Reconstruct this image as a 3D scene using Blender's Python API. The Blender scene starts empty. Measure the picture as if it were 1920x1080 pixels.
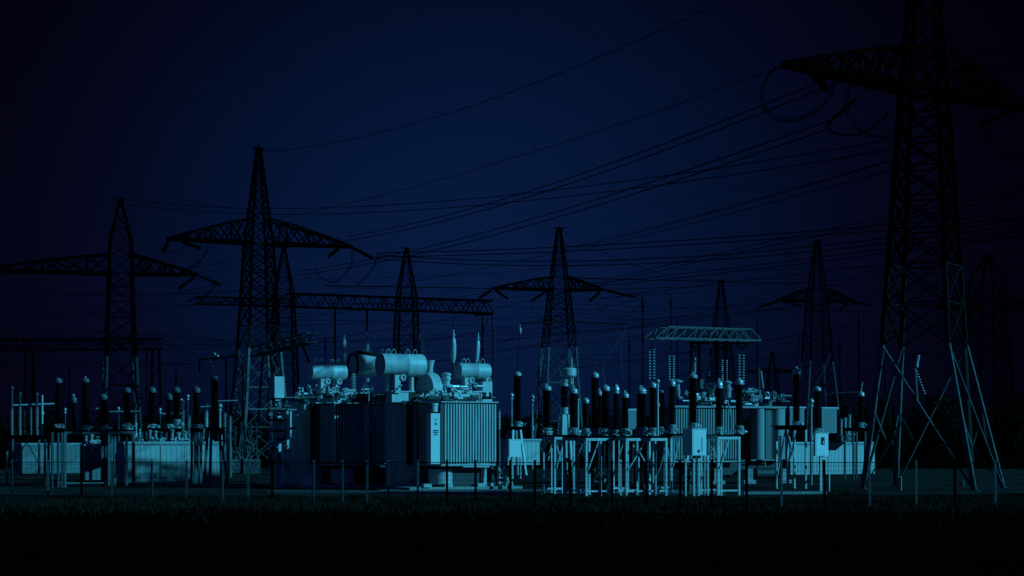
import bpy, math, random
from mathutils import Vector, Matrix
random.seed(7)
scene = bpy.context.scene
COL = scene.collection
F, HZ, H = 4000.0, 817.0, 2.6          # focal length in photo pixels, horizon row, eye height
R30 = math.radians(30)
def zz(py, Y): return H + (HZ - py) * Y / F
def P(px, py, Y): return Vector(((px - 960) * Y / F, Y, zz(py, Y)))

# ------------------------------------------------------------------ materials
def mat(name, base, rough=.6, metal=0., var=.25, scale=3., bump=0., spec=.5, streak=False, trans=0.):
    m = bpy.data.materials.new(name); m.use_nodes = True
    nt = m.node_tree; b = nt.nodes['Principled BSDF']
    tc = nt.nodes.new('ShaderNodeTexCoord'); mp = nt.nodes.new('ShaderNodeMapping')
    nt.links.new(tc.outputs['Object'], mp.inputs['Vector'])
    if streak: mp.inputs['Scale'].default_value = (1, 1, .12)
    n = nt.nodes.new('ShaderNodeTexNoise'); n.inputs['Scale'].default_value = scale
    n.inputs['Detail'].default_value = 6; n.inputs['Roughness'].default_value = .65
    nt.links.new(mp.outputs['Vector'], n.inputs['Vector'])
    r = nt.nodes.new('ShaderNodeValToRGB')
    r.color_ramp.elements[0].position = .3; r.color_ramp.elements[1].position = .7
    r.color_ramp.elements[0].color = (*[c * (1 - var) for c in base], 1)
    r.color_ramp.elements[1].color = (*[min(1, c * (1 + var)) for c in base], 1)
    nt.links.new(n.outputs['Fac'], r.inputs['Fac']); nt.links.new(r.outputs['Color'], b.inputs['Base Color'])
    b.inputs['Roughness'].default_value = rough; b.inputs['Metallic'].default_value = metal
    b.inputs['Specular IOR Level'].default_value = spec
    if trans: b.inputs['Transmission Weight'].default_value = trans
    if bump:
        bp = nt.nodes.new('ShaderNodeBump'); bp.inputs['Strength'].default_value = bump; bp.inputs['Distance'].default_value = .05
        nt.links.new(n.outputs['Fac'], bp.inputs['Height']); nt.links.new(bp.outputs['Normal'], b.inputs['Normal'])
    return m
M = dict(
    paint=mat('grey_transformer_paint', (.48, .49, .49), .5, 0, .26, 3.5, streak=True),
    light=mat('light_painted_steel', (.53, .53, .52), .5, 0, .22, 5, streak=True),
    cab=mat('cabinet_enamel', (.74, .74, .72), .4, 0, .06, 2),
    galv=mat('galvanised_steel', (.42, .43, .44), .42, .35, .3, 8),
    bright=mat('bright_aluminium', (.5, .5, .5), .42, .4, .25, 10),
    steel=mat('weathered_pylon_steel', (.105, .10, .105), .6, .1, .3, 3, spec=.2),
    dark=mat('silhouette_dark_steel', (.0028, .0010, .0009), .9, 0, .3, 3, spec=0),  # near black: the shade on the upper pylons is put into this colour
    mid=mat('dull_stand_steel', (.042, .039, .042), .6, .1, .3, 4),
    porc=mat('brown_porcelain', (.007, .0016, .001), .3, 0, .2, 4, spec=.16),
    pale=mat('pale_porcelain', (.5, .5, .5), .3, 0, .1, 4),
    glass=mat('glass_disc', (.5, .52, .52), .12, 0, .1, 4, spec=.9),
    wire=mat('conductor', (.003, .001, .001), .9, 0, .1, 4, spec=0),
    shed=mat('container_paint', (.46, .46, .45), .6, 0, .05, .5, streak=True),
    shed2=mat('darker_container_paint', (.2, .2, .2), .65, 0, .1, .6, streak=True),  # darker container paint, carries the dimming at the far left edge
    conc=mat('concrete', (.33, .32, .31), .9, 0, .3, 3, .3),
    frame=mat('dimmed_galvanised_steel', (.13, .13, .135), .55, .15, .3, 6, spec=.25),  # dimmer galvanised tone, left-side falloff of light put into the colour
    dim=mat('edge_dimmed_porcelain', (.2, .2, .2), .4, 0, .2, 4),  # pale porcelain darkened to imitate weaker light on the left
    paint2=mat('older_grey_paint', (.27, .27, .27), .55, 0, .15, 2, streak=True),
    dusk=mat('half_shade_steel', (.013, .008, .008), .8, 0, .4, 2, spec=.05),  # in-between tone that grades the painted pylon shade
    shed3=mat('edge_dimmed_container_paint', (.36, .36, .35), .6, 0, .12, .8, streak=True),  # container paint with the left-hand light falloff put into it
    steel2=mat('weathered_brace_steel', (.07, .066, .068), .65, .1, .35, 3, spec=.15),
    gap=mat('dark_duct_plates', (.05, .045, .045), .8, 0, .2, 2, spec=.1),  # plain dark tone for the duct box
    conc2=mat('lit_gravel_strip', (.2, .19, .18), .95, 0, .4, 5, .3, spec=.1),  # paler gravel colour standing for a strip of lit ground
    black=mat('black_gap', (.01, .01, .01), .8, 0, .1, 2, spec=.2),
)

# ------------------------------------------------------------------ mesh builder
class MB:
    def __init__(s): s.v = []; s.f = []
    def add(s, vs, fs):
        o = len(s.v); s.v += [tuple(p) for p in vs]; s.f += [tuple(i + o for i in f) for f in fs]
    def box2(s, a, b):
        x0, y0, z0 = a; x1, y1, z1 = b
        s.add([(x0,y0,z0),(x1,y0,z0),(x1,y1,z0),(x0,y1,z0),(x0,y0,z1),(x1,y0,z1),(x1,y1,z1),(x0,y1,z1)],
              [(3,2,1,0),(4,5,6,7),(0,1,5,4),(1,2,6,5),(2,3,7,6),(3,0,4,7)])
    def box(s, c, d): s.box2([c[i]-d[i]/2 for i in range(3)], [c[i]+d[i]/2 for i in range(3)])
    def frame(s, p, q):
        z = (Vector(q) - Vector(p)).normalized()
        u = Vector((0,0,1)) if abs(z.z) < .95 else Vector((1,0,0))
        x = u.cross(z).normalized(); return x, z.cross(x)
    def bar(s, p, q, w, h=None):
        h = h or w; x, y = s.frame(p, q); p = Vector(p); q = Vector(q)
        vs = [e + x*(a*w/2) + y*(b*h/2) for e in (p, q) for a, b in ((-1,-1),(1,-1),(1,1),(-1,1))]
        s.add(vs, [(3,2,1,0),(4,5,6,7),(0,1,5,4),(1,2,6,5),(2,3,7,6),(3,0,4,7)])
    def tube(s, p, q, r, r2=None, n=12, caps=True):
        r2 = r if r2 is None else r2
        s.lathe([(r, 0), (r2, (Vector(q)-Vector(p)).length)], p, n, (Vector(q)-Vector(p)), caps)
    def lathe(s, prof, c=(0,0,0), n=16, axis=(0,0,1), caps=True):
        c = Vector(c); a = Vector(axis).normalized(); x, y = s.frame(c, c + a)
        vs = []; fs = []
        for r, z in prof:
            for k in range(n):
                t = 2*math.pi*k/n; vs.append(c + a*z + x*(r*math.cos(t)) + y*(r*math.sin(t)))
        for i in range(len(prof)-1):
            for k in range(n):
                k2 = (k+1) % n; fs.append((i*n+k, i*n+k2, (i+1)*n+k2, (i+1)*n+k))
        if caps:
            fs.append(tuple(range(n-1, -1, -1))); m = (len(prof)-1)*n; fs.append(tuple(range(m, m+n)))
        s.add(vs, fs)
    def path(s, pts, r, n=6, closed=False):
        pts = [Vector(p) for p in pts]; N = len(pts); vs = []; fs = []; px = None
        for i, p in enumerate(pts):
            a = pts[(i-1) % N] if (closed or i > 0) else p
            b = pts[(i+1) % N] if (closed or i < N-1) else p
            t = (b - a).normalized()
            if px is None: x, y = s.frame(p, p + t)
            else:
                x = (px - t*px.dot(t)).normalized(); y = t.cross(x)
            px = x
            for k in range(n):
                th = 2*math.pi*k/n; vs.append(p + x*(r*math.cos(th)) + y*(r*math.sin(th)))
        for i in range(N if closed else N-1):
            j = (i+1) % N
            for k in range(n):
                k2 = (k+1) % n; fs.append((i*n+k, i*n+k2, j*n+k2, j*n+k))
        if not closed:
            fs.append(tuple(range(n-1,-1,-1))); fs.append(tuple(range((N-1)*n, N*n)))
        s.add(vs, fs)
    def ball(s, c, r, n=10, sz=1):
        s.lathe([(max(.001, r*math.sin(math.pi*i/8)), -r*sz*math.cos(math.pi*i/8)) for i in range(9)], c, n)
    def ring(s, c, R, r, axis=(0,0,1), n=18):
        c = Vector(c); x, y = s.frame(c, c + Vector(axis))
        s.path([c + x*(R*math.cos(2*math.pi*k/n)) + y*(R*math.sin(2*math.pi*k/n)) for k in range(n)], r, 5, True)
    def build(s, name, m, parent=None, loc=None, rot=0, sharp=32):
        me = bpy.data.meshes.new(name); me.from_pydata(s.v, [], s.f); me.update()
        me.materials.append(M[m] if isinstance(m, str) else m)
        for p in me.polygons: p.use_smooth = True
        me.set_sharp_from_angle(angle=math.radians(sharp))
        o = bpy.data.objects.new(name, me); COL.objects.link(o)
        if parent: o.parent = parent
        if loc is not None: o.location = loc
        o.rotation_euler.z = rot
        return o
def tag(o, label, cat, group=None, kind=None):
    o['label'] = label; o['category'] = cat
    if group: o['group'] = group
    if kind: o['kind'] = kind
    return o
def thing(name, label, cat, loc, rot=0, group=None):
    o = bpy.data.objects.new(name, None); COL.objects.link(o); o.location = loc; o.rotation_euler.z = rot
    o.empty_display_size = .2
    return tag(o, label, cat, group)
def struct(o, kind='structure'): o['kind'] = kind; return o
def smooth_pts(pts, k=8):
    pts = [Vector(p) for p in pts]; out = []; q = [pts[0]*2-pts[1]] + pts + [pts[-1]*2-pts[-2]]
    for i in range(1, len(q)-2):
        a, b, c, d = q[i-1:i+3]
        for j in range(k):
            t = j/k
            out.append(.5*((2*b) + (c-a)*t + (2*a-5*b+4*c-d)*t*t + (3*b-a-3*c+d)*t**3))
    return out + [pts[-1]]

# ------------------------------------------------------------------ camera, light, sky
cam = bpy.data.cameras.new('camera'); co = bpy.data.objects.new('camera', cam); COL.objects.link(co)
co.location = (0, 0, H); co.rotation_euler = (math.radians(90), 0, 0)
cam.sensor_width = 36; cam.lens = F/1920*36; cam.shift_y = (HZ-540)/1920; cam.clip_end = 5000; cam.clip_start = .5
scene.camera = co
EL = math.radians(24); AZ = Vector((.965, -.262)).normalized()
S = Vector((AZ.x*math.cos(EL), AZ.y*math.cos(EL), math.sin(EL)))
sl = bpy.data.lights.new('moon', 'SUN'); sl.energy = 4.3; sl.angle = math.radians(.5); sl.color = (.062, .54, .83)
so = bpy.data.objects.new('moon', sl); COL.objects.link(so); so.rotation_euler = S.to_track_quat('Z', 'Y').to_euler()
w = bpy.data.worlds.new('World'); scene.world = w; w.use_nodes = True
nt = w.node_tree; bg = nt.nodes['Background']; bg.inputs['Strength'].default_value = .1
sky = nt.nodes.new('ShaderNodeTexSky'); sky.sky_type = 'NISHITA'; sky.sun_disc = False
sky.sun_elevation = EL; sky.sun_rotation = math.atan2(AZ.x, AZ.y); sky.air_density = 1.; sky.dust_density = .3
def node(t, **k):
    n = nt.nodes.new(t)
    for a, b in k.items(): setattr(n, a, b)
    return n
def mth(op, a, b=None, clamp=False):
    n = node('ShaderNodeMath', operation=op); n.use_clamp = clamp
    for i, x in enumerate((a, b)):
        if x is None: continue
        if isinstance(x, (int, float)): n.inputs[i].default_value = x
        else: nt.links.new(x, n.inputs[i])
    return n.outputs[0]
tc = node('ShaderNodeTexCoord'); sp = node('ShaderNodeSeparateXYZ'); nt.links.new(tc.outputs['Generated'], sp.inputs[0])
X, Yc, Z = sp.outputs
dx = mth('DIVIDE', mth('ADD', X, .018), .15); dz = mth('DIVIDE', mth('SUBTRACT', Z, .088), .135)
d2 = mth('ADD', mth('POWER', mth('ABSOLUTE', dx), 2.0), mth('POWER', mth('ABSOLUTE', dz), 2.0))
lobe = mth('POWER', 2.718, mth('MULTIPLY', d2, -1.0))                # sky bright in mid view, darkened to the frame edges as a vignette
amb = mth('MULTIPLY', mth('SUBTRACT', .93, Yc), 3.0, True)          # brighter sky added out of view to fill the shaded faces
fac = mth('ADD', mth('ADD', mth('MULTIPLY', lobe, .93), .06), mth('MULTIPLY', amb, 1.7))
ramp = node('ShaderNodeValToRGB')                                    # violet in the dark parts, navy in the bright ones
ramp.color_ramp.elements[0].position = 0.; ramp.color_ramp.elements[1].position = .5
ramp.color_ramp.elements[0].color = (.026, .016, .11, 1)
ramp.color_ramp.elements[1].color = (.0066, .029, .135, 1)
nt.links.new(fac, ramp.inputs['Fac'])
bw = node('ShaderNodeRGBToBW'); nt.links.new(sky.outputs[0], bw.inputs[0])
lum = mth('POWER', bw.outputs[0], .35)
vm = node('ShaderNodeVectorMath', operation='SCALE'); nt.links.new(ramp.outputs['Color'], vm.inputs[0])
nt.links.new(mth('MULTIPLY', mth('MULTIPLY', lum, fac), 2.0), vm.inputs['Scale'])
nt.links.new(vm.outputs[0], bg.inputs['Color'])
scene.view_settings.view_transform = 'Standard'; scene.view_settings.look = 'None'
scene.view_settings.exposure = 0; scene.view_settings.gamma = 1

# ------------------------------------------------------------------ ground
def sheet(name, pts, z, m, kind='structure'):
    b = MB(); b.add([(x, y, z) for x, y in pts], [tuple(range(len(pts)))]); return struct(b.build(name, m), kind)
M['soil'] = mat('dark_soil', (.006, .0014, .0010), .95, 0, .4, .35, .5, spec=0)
M['gravel'] = mat('gravel', (.042, .033, .031), .95, 0, .6, .7, .8, spec=0)
M['verge'] = mat('dry_grass', (.030, .020, .016), .9, 0, .5, 2, .0, spec=0)
M['far'] = mat('far_field', (.02, .016, .011), .95, 0, .4, .05, 0, spec=0)
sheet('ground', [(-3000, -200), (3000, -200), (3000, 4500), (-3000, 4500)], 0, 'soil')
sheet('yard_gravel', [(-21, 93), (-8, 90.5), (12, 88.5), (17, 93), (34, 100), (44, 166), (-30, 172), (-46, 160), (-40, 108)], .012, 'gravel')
sheet('path', [(-6.5, 98.2), (9.5, 94.6), (9.8, 101), (-6, 104)], .018, 'conc2')  # lit strip of ground, painted as a paler sheet
# grass verge: countless blades, one object
def grass():
    vs = []; fs = []
    for i in range(110000):
        Y = 62 + 30*random.random()**.62; hw = Y*.25
        x = random.uniform(-hw, hw)
        edge = 91.0 if -9 < x < 13 else 93.5
        if Y > edge + random.uniform(-1, .4): continue
        dens = .55 + .45*math.sin(x*.9 + 2*math.sin(Y*.7))*math.sin(x*.23 + Y*.31)
        if random.random() > dens*min(1, max(.06, (Y-68)/14)): continue
        h = random.uniform(.05, .17)*(.6 + dens)*(1.3 if Y < 84 else .8); a = random.uniform(0, math.pi); wd = random.uniform(.006, .014)
        lx, ly = random.gauss(0, .5)*h, random.gauss(0, .5)*h; c, s = math.cos(a)*wd, math.sin(a)*wd
        o = len(vs); vs += [(x-c, Y-s, 0), (x+c, Y+s, 0), (x+lx, Y+ly, h)]; fs.append((o, o+1, o+2))
    b = MB(); b.v = vs; b.f = fs; o = b.build('grass', 'verge'); tag(o, 'short rough grass along the front of the wire fence', 'grass', kind='stuff')
grass()
def tufts():
    for i, (px, Y, hh) in enumerate([(1205, 86, .5), (1330, 87, .34), (668, 89, .3), (1000, 88, .38), (1592, 90, .8), (905, 86, .28), (520, 89, .3)]):
        c = P(px, 900, Y); b = MB(); vs = []; fs = []
        for k in range(260):
            a = random.uniform(0, 6.28); r = random.random()**.6*hh*1.1; x, y = r*math.cos(a), r*math.sin(a)*.7
            h = hh*random.uniform(.4, 1)*(1.1 - r/hh*.5); wd = .012; t = random.uniform(0, 3.14)
            o = len(vs); vs += [(x-wd*math.cos(t), y-wd*math.sin(t), 0), (x+wd*math.cos(t), y+wd*math.sin(t), 0), (x*1.5+random.gauss(0,.08), y*1.5, h)]; fs.append((o, o+1, o+2))
        b.v = vs; b.f = fs
        o = b.build('weed_tuft', M['weed'], None, (c.x, Y, 0))
        tag(o, ['dark weed clump by the fence below the tallest frame of stands', 'low dark weed clump under the wide grey cabinet', 'weed clump before the kerb under the left transformer',
                'weed clump at the fence under the tripod stand', 'tall thin weed beside the left foot of the big pylon', 'weed clump before the kerb under the right transformer', 'weed clump before the kerb at the far left transformer end'][i], 'weeds', 'weed clumps along the fence')
M['weed'] = mat('dark_weed', (.022, .02, .010), .9, 0, .4, 3, spec=0)
tufts()
def kerb(name, label, x0, y0, x1, y1, w, h):
    d = Vector((x1-x0, y1-y0, 0)); b = MB(); L = d.length; n = int(L/2)
    for i in range(n): b.box2((i*L/n+.01, 0, 0), ((i+1)*L/n-.01, w, h + random.uniform(-.006, .006)))
    tag(b.build(name, 'conc', None, (x0, y0, .0), math.atan2(d.y, d.x)), label, 'kerb')
a = P(500, 0, 96); c = P(1015, 0, 93.5); kerb('kerb', 'long pale concrete kerb in front of the two big transformers', a.x, 96, c.x, 93.5, .35, .12)
a = P(1395, 0, 94); c = P(1552, 0, 95); kerb('kerb', 'short pale concrete kerb in front of the far round ended transformer', a.x, 94, c.x, 95, .4, .13)
a = P(235, 0, 112); c = P(470, 0, 107); kerb('kerb', 'dim concrete kerb in front of the left container', a.x, 112, c.x, 107, .3, .1)

# ------------------------------------------------------------------ lattice work
def truss_body(b, lv, leg, brc, sub=True):
    cs = lambda z, h: [Vector((a*h, c*h, z)) for a, c in ((-1,-1),(1,-1),(1,1),(-1,1))]
    for (z0, h0), (z1, h1) in zip(lv, lv[1:]):
        A, B = cs(z0, h0), cs(z1, h1)
        for k in range(4):
            b.bar(A[k], B[k], leg); j = (k+1) % 4
            b.bar(A[k], B[j], brc, brc*.6); b.bar(A[j], B[k], brc, brc*.6)
            if sub: b.bar(B[k], B[j], brc, brc*.6)
def levels(z0, h0, z1, h1, n, g=.9):
    ws = [g**i for i in range(n)]; t = 0; out = [(z0, h0)]
    for x in ws:
        t += x/sum(ws); out.append((z0+(z1-z0)*t, h0+(h1-h0)*t))
    return out
def ribbed(b, p, q, r, pitch=.16, n=10, core=.55):
    L = (Vector(q)-Vector(p)).length; k = max(3, int(L/pitch)); pr = [(r*core, 0)]
    for i in range(k):
        z = L*i/k; d = L/k; pr += [(r*core, z+d*.1), (r, z+d*.45), (r*.96, z+d*.6), (r*core, z+d*.75)]
    pr.append((r*core, L)); b.lathe(pr, p, n, Vector(q)-Vector(p))
def arm(root, sgn, L, z0, zt, hb, brc, mtl):
    """tapering crossarm along local x: flat bottom at z0, top sloping from zt to the tip"""
    b = MB(); n = 6; top = []; bot = []
    for i in range(n+1):
        t = i/n; x = sgn*(hb + (L-hb)*t); yw = hb*(1-t)+.08
        zt_ = z0 + (zt-z0)*(1-t**1.2)*1.0 + .12
        bot.append([Vector((x, -yw, z0+.06*t)), Vector((x, yw, z0+.06*t))]); top.append([Vector((x, -yw*.9, zt_)), Vector((x, yw*.9, zt_))])
    for i in range(n):
        for k in (0, 1):
            b.bar(bot[i][k], bot[i+1][k], brc*1.8, brc*2.4); b.bar(top[i][k], top[i+1][k], brc*1.4)
            b.bar(bot[i][k], top[i+1][k], brc*.8); b.bar(top[i][k], bot[i+1][k], brc*.8)
            if i % 2 == 0: b.bar(bot[i+1][k], top[i+1][k], brc)
        b.bar(bot[i][0], bot[i+1][1], brc*.8); b.bar(bot[i][0], bot[i][1], brc); b.bar(top[i][0], top[i][1], brc)
    b.bar(bot[n][0], top[n][1], brc*1.6)
    return b.build('crossarm', mtl, root)
def tension(root, p, q, r=.17):
    b = MB(); p = Vector(p); q = Vector(q); d = q-p
    ribbed(b, p + d*.08, p + d*.92, r, .15, 10, .62); b.tube(p, q, .035, n=6)
    o = b.build('tension_insulator', 'dark', root); return o
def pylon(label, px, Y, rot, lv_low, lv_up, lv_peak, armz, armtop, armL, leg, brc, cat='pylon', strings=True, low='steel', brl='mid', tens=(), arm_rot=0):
    c = P(px, 900, Y); root = thing('lattice_pylon', label, cat, (c.x, Y, 0), math.radians(rot), 'lattice pylons')
    for a in (-1, 1):
        for d in (-1, 1):
            b = MB()
            for (z0, h0), (z1, h1) in zip(lv_low, lv_low[1:]):
                p, q = Vector((a*h0, d*h0, z0)), Vector((a*h1, d*h1, z1)); t = leg*.16
                b.bar(p, q, leg)
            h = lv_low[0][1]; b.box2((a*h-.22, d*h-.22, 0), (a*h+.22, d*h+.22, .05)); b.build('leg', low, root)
    b = MB(); cs = lambda z, h: [Vector((a*h, c*h, z)) for a, c in ((-1,-1),(1,-1),(1,1),(-1,1))]
    for i, ((z0, h0), (z1, h1)) in enumerate(zip(lv_low, lv_low[1:])):
        A, C = cs(z0, h0), cs(z1, h1)
        for k in range(4):
            j = (k+1) % 4; b.bar(A[k], C[j], brc, brc*.5); b.bar(A[j], C[k], brc, brc*.5)
            m = (A[k]+A[j]+C[k]+C[j])/4; b.bar(A[k].lerp(C[k], .55), A[k].lerp(C[j], .3), brc*.6); b.bar(A[j].lerp(C[j], .55), A[j].lerp(C[k], .3), brc*.6)
            if i: b.bar(A[k], A[j], brc*.8)
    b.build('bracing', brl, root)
    k = max(1, len(lv_up)//4)
    b = MB(); truss_body(b, lv_up[:k+1], leg*.9, brc); b.build('mast_base', 'dusk' if brl != 'dark' else 'dark', root)  # half-dark band, softens the step into the painted shade above
    b = MB(); truss_body(b, lv_up[k:], leg*.9, brc); b.build('mast', 'dark', root)  # coloured near black to stand for shade higher up the pylon
    b = MB(); truss_body(b, lv_peak, leg*.75, brc*.8)
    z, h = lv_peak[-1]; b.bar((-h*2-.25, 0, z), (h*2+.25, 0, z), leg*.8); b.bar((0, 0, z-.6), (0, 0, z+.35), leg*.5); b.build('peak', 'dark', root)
    if armL:
        hb = lv_peak[0][1]
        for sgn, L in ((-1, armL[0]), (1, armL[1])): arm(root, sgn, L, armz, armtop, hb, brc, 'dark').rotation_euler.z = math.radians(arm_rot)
        for p, q in tens: tension(root, p, q).rotation_euler.z = math.radians(arm_rot)
    return root
B = .5
# the big pylon at the right
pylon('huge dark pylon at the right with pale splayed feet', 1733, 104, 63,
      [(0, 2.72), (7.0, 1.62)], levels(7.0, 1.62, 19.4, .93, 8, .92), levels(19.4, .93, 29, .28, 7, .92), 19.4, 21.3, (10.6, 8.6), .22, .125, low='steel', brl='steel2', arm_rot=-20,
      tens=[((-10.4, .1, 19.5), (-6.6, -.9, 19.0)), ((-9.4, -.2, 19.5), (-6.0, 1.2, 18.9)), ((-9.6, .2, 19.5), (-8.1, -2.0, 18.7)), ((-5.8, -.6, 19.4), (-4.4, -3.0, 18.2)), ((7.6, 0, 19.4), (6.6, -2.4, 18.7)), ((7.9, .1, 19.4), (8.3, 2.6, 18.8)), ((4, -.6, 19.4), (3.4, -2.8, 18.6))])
big = [o for o in COL.objects if o.get('label', '').startswith('huge dark pylon')][0]      # lower legs and bracing sheared so the feet sit to one side
for ch in big.children:
    if ch.name.split('.')[0] in ('leg', 'bracing'):
        d = Vector((math.cos(math.radians(63)), -math.sin(math.radians(63)), 0))*.46
        for v in ch.data.vertices: v.co += d*max(0, 1 - v.co.z/7.0)
pylon('tall dark pylon left of the transformers with a wide crossarm', 485, 193, 28,
      [(0, 2.6), (3.4, 2.1), (7, 1.75), (10.5, 1.5)], levels(10.5, 1.5, 20, 1.02, 6), levels(20, 1.02, 28.6, .14, 6, .93), 20, 22, (8.6, 9.2), .22, .125,
      tens=[((-8.5, 0, 19.9), (-9.6, -1.8, 18.7)), ((-7.2, .3, 19.9), (-5.0, 1.2, 19.4)), ((9.2, 0, 20), (12, 1.4, 19.2)), ((7.9, 0, 19.9), (6.3, -1.0, 18.9))])
pylon('dark pylon at the far left with a shouldered peak', 226, 228, 17,
      [(0, 2.3), (4, 1.9), (8, 1.65), (11, 1.55)], levels(11, 1.5, 20, 1.2, 5), [(20, 1.2), (21.8, 1.18), (23.2, 1.14), (24.8, .8), (26.3, .47), (27.8, .13)], 19.9, 21.8, (15.2, 8.3), .22, .14, low='mid', brl='dark',
      tens=[((8.0, 0, 19.8), (5.8, -1.6, 18.2)), ((8.3, 0, 19.9), (11, .6, 18.9)), ((-7.5, 0, 21.4), (-5.2, -.6, 20.2)), ((-8.0, 0, 21.2), (-10.2, .5, 20.0))])
pylon('grey footed pylon in the middle behind the insulator stands', 1048, 256, 14,
      [(0, 2.6), (4.4, 2.2), (9, 1.9), (13.2, 1.7)], levels(13.2, 1.7, 20.2, 1.05, 5), levels(20.2, 1.05, 27.5, .2, 6), 20.1, 21.5, (8.2, 5.6), .19, .12,
      tens=[((-7.9, 0, 20), (-6, .8, 18.9)), ((-8.2, 0, 20), (-10.2, -.8, 18.8)), ((-1.6, -1, 20), (-3.9, -1.4, 18.5)), ((5.2, 0, 20), (3.4, -1, 18.6)), ((5.6, .0, 20.2), (10.3, 1.4, 19.4))], low='frame', brl='steel')
pylon('slim pylon with drooping crossarm between middle and big pylon', 1532, 270, 14,
      [(0, 2.5), (4.4, 2.2), (9, 1.8), (12, 1.5)], levels(12, 1.5, 19.6, 1.05, 5), levels(19.6, 1.05, 27.2, .22, 6), 19.6, 21.1, (5.4, 5.0), .17, .09, 
      tens=[((-5.2, 0, 19.6), (-8.2, -.6, 18.6)), ((-5, 0, 19.6), (-2.2, -.8, 18.9)), ((4.6, 0, 19.6), (8, .6, 19.2)), ((4.2, 0, 19.5), (2.6, -.8, 18.3))], low='mid', brl='dark')
pylon('faint thin pylon behind the truss of the hanging glass insulators', 1352, 330, 10,
      [(0, 2.4), (5, 2.1), (10, 1.8)], levels(10, 1.8, 19, 1.1, 5), levels(19, 1.1, 26.6, .2, 5), 19, 20, None, .18, .1, low='dark', brl='dark')
pylon('barely visible dark pylon at the right edge behind the big pylon', 1852, 215, 17,
      [(0, 2.3), (5, 1.9), (10, 1.6)], levels(10, 1.6, 16, 1.35, 4), [(16, 1.35), (18.4, 1.3), (20.6, .2)], 15.3, 16.6, (5.5, 6.5), .18, .1, low='dark', brl='dark')
pylon('tiny distant pylon low over the far transformer', 1448, 520, 10,
      [(0, 2.4), (6, 2.0), (11, 1.6)], levels(11, 1.6, 18, .9, 4), levels(18, .9, 23, .2, 3), 18, 19, (7, 7), .2, .12, low='dark', brl='dark')

# ------------------------------------------------------------------ gantries
def truss_beam(b, p, q, hgt, dep, n, ch, br):
    p = Vector(p); q = Vector(q); u = (q-p).normalized(); s = Vector((-u.y, u.x, 0))*dep/2; up = Vector((0,0,hgt))
    for k in (-1, 1):
        b.bar(p+s*k, q+s*k, ch); b.bar(p+s*k+up, q+s*k+up, ch)
        for i in range(n):
            a = p.lerp(q, i/n)+s*k; m = p.lerp(q, (i+.5)/n)+s*k; c = p.lerp(q, (i+1)/n)+s*k
            b.bar(a, m+up, br); b.bar(m+up, c, br)
            if i % 3 == 0: b.bar(m, m+up, br)
    for i in range(n+1):
        m = p.lerp(q, i/n); b.bar(m-s, m+s, br); b.bar(m-s+up, m+s+up, br)
        if i < n: b.bar(m-s, p.lerp(q, (i+1)/n)+s, br)
def gantry_mast(root, px, Y, ztop, base):
    c = P(px, 900, Y) - Vector(root.location); ang = .3
    b = MB(); truss_body(b, levels(0, 1.6, 16.2, 0.95, 9, .95), .17, .09); truss_body(b, levels(16.2, .95, 17.6, .86, 1), .15, .09); truss_body(b, levels(17.6, .86, ztop, .11, 4), .13, .08)
    b.bar((-.6, 0, ztop), (.6, 0, ztop), .1)
    o = b.build('mast', 'dark', root, (c.x, c.y, 0), ang); return o
g = thing('portal_gantry', 'dark portal gantry of two lattice masts and a long beam', 'gantry', (P(645, 0, 222).x, 222, 0))
gantry_mast(g, 532, 219, 21.9, 1); gantry_mast(g, 762, 225, 22.4, 1)
L0 = Vector(g.location)
b = MB(); truss_beam(b, P(540, 575, 219)-L0, P(921, 588, 229)-L0, 1.35, 1.2, 14, .16, .08); b.build('beam', 'dark', g)
b = MB(); truss_beam(b, P(368, 570, 214)-L0, P(540, 575, 219)-L0, .75, .9, 8, .12, .07); b.build('beam_extension', 'dark', g)
b = MB()
for px in (905, 923): b.bar(P(px, 584, 229)-L0, P(px+1, 705, 229)-L0, .09)
b.bar(P(890, 590, 229)-L0, P(923, 588, 229)-L0, .3); b.build('drop_rods', 'dark', g)
b = MB(); Lb = P(150, 0, 170); gl = thing('portal_gantry', 'very dark low gantry beam at the far left edge', 'gantry', (Lb.x, 170, 0))
Lb = Vector(gl.location); truss_beam(b, P(-40, 658, 166)-Lb, P(300, 655, 175)-Lb, .85, .9, 14, .14, .07); b.build('beam', 'dark', gl)
for px, Y in ((55, 168), (292, 175)):
    b = MB(); q = P(px, 655, Y)-Lb
    for s in (-1, 1): b.bar((q.x+s*.5, q.y, 0), (q.x+s*.28, q.y, q.z), .16)
    for k in range(7): b.bar((q.x-.45, q.y, q.z*k/7), (q.x+.45, q.y, q.z*(k+1)/7), .07)
    b.build('mast', 'dark', gl)
def small_beam():
    g = thing('truss_beam', 'short tilted truss beam end sticking out behind the tall left pylon', 'gantry', (P(550, 0, 150).x, 150, 0)); L = Vector(g.location)
    b = MB(); truss_beam(b, P(478, 668, 158)-L, P(584, 642, 145)-L, .62, .7, 7, .1, .06); b.build('beam', 'mid', g)
    b = MB(); q = P(500, 660, 156)-L
    for s in (-1, 1): b.bar((q.x+s*.9, q.y, 0), (q.x+s*.25, q.y, q.z), .14)
    b.build('mast', 'dark', g)
    b = MB(); ribbed(b, P(568, 650, 146)-L, P(580, 680, 146)-L, .12, .12); b.build('hanging_insulator', 'dark', g)
small_beam()
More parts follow.
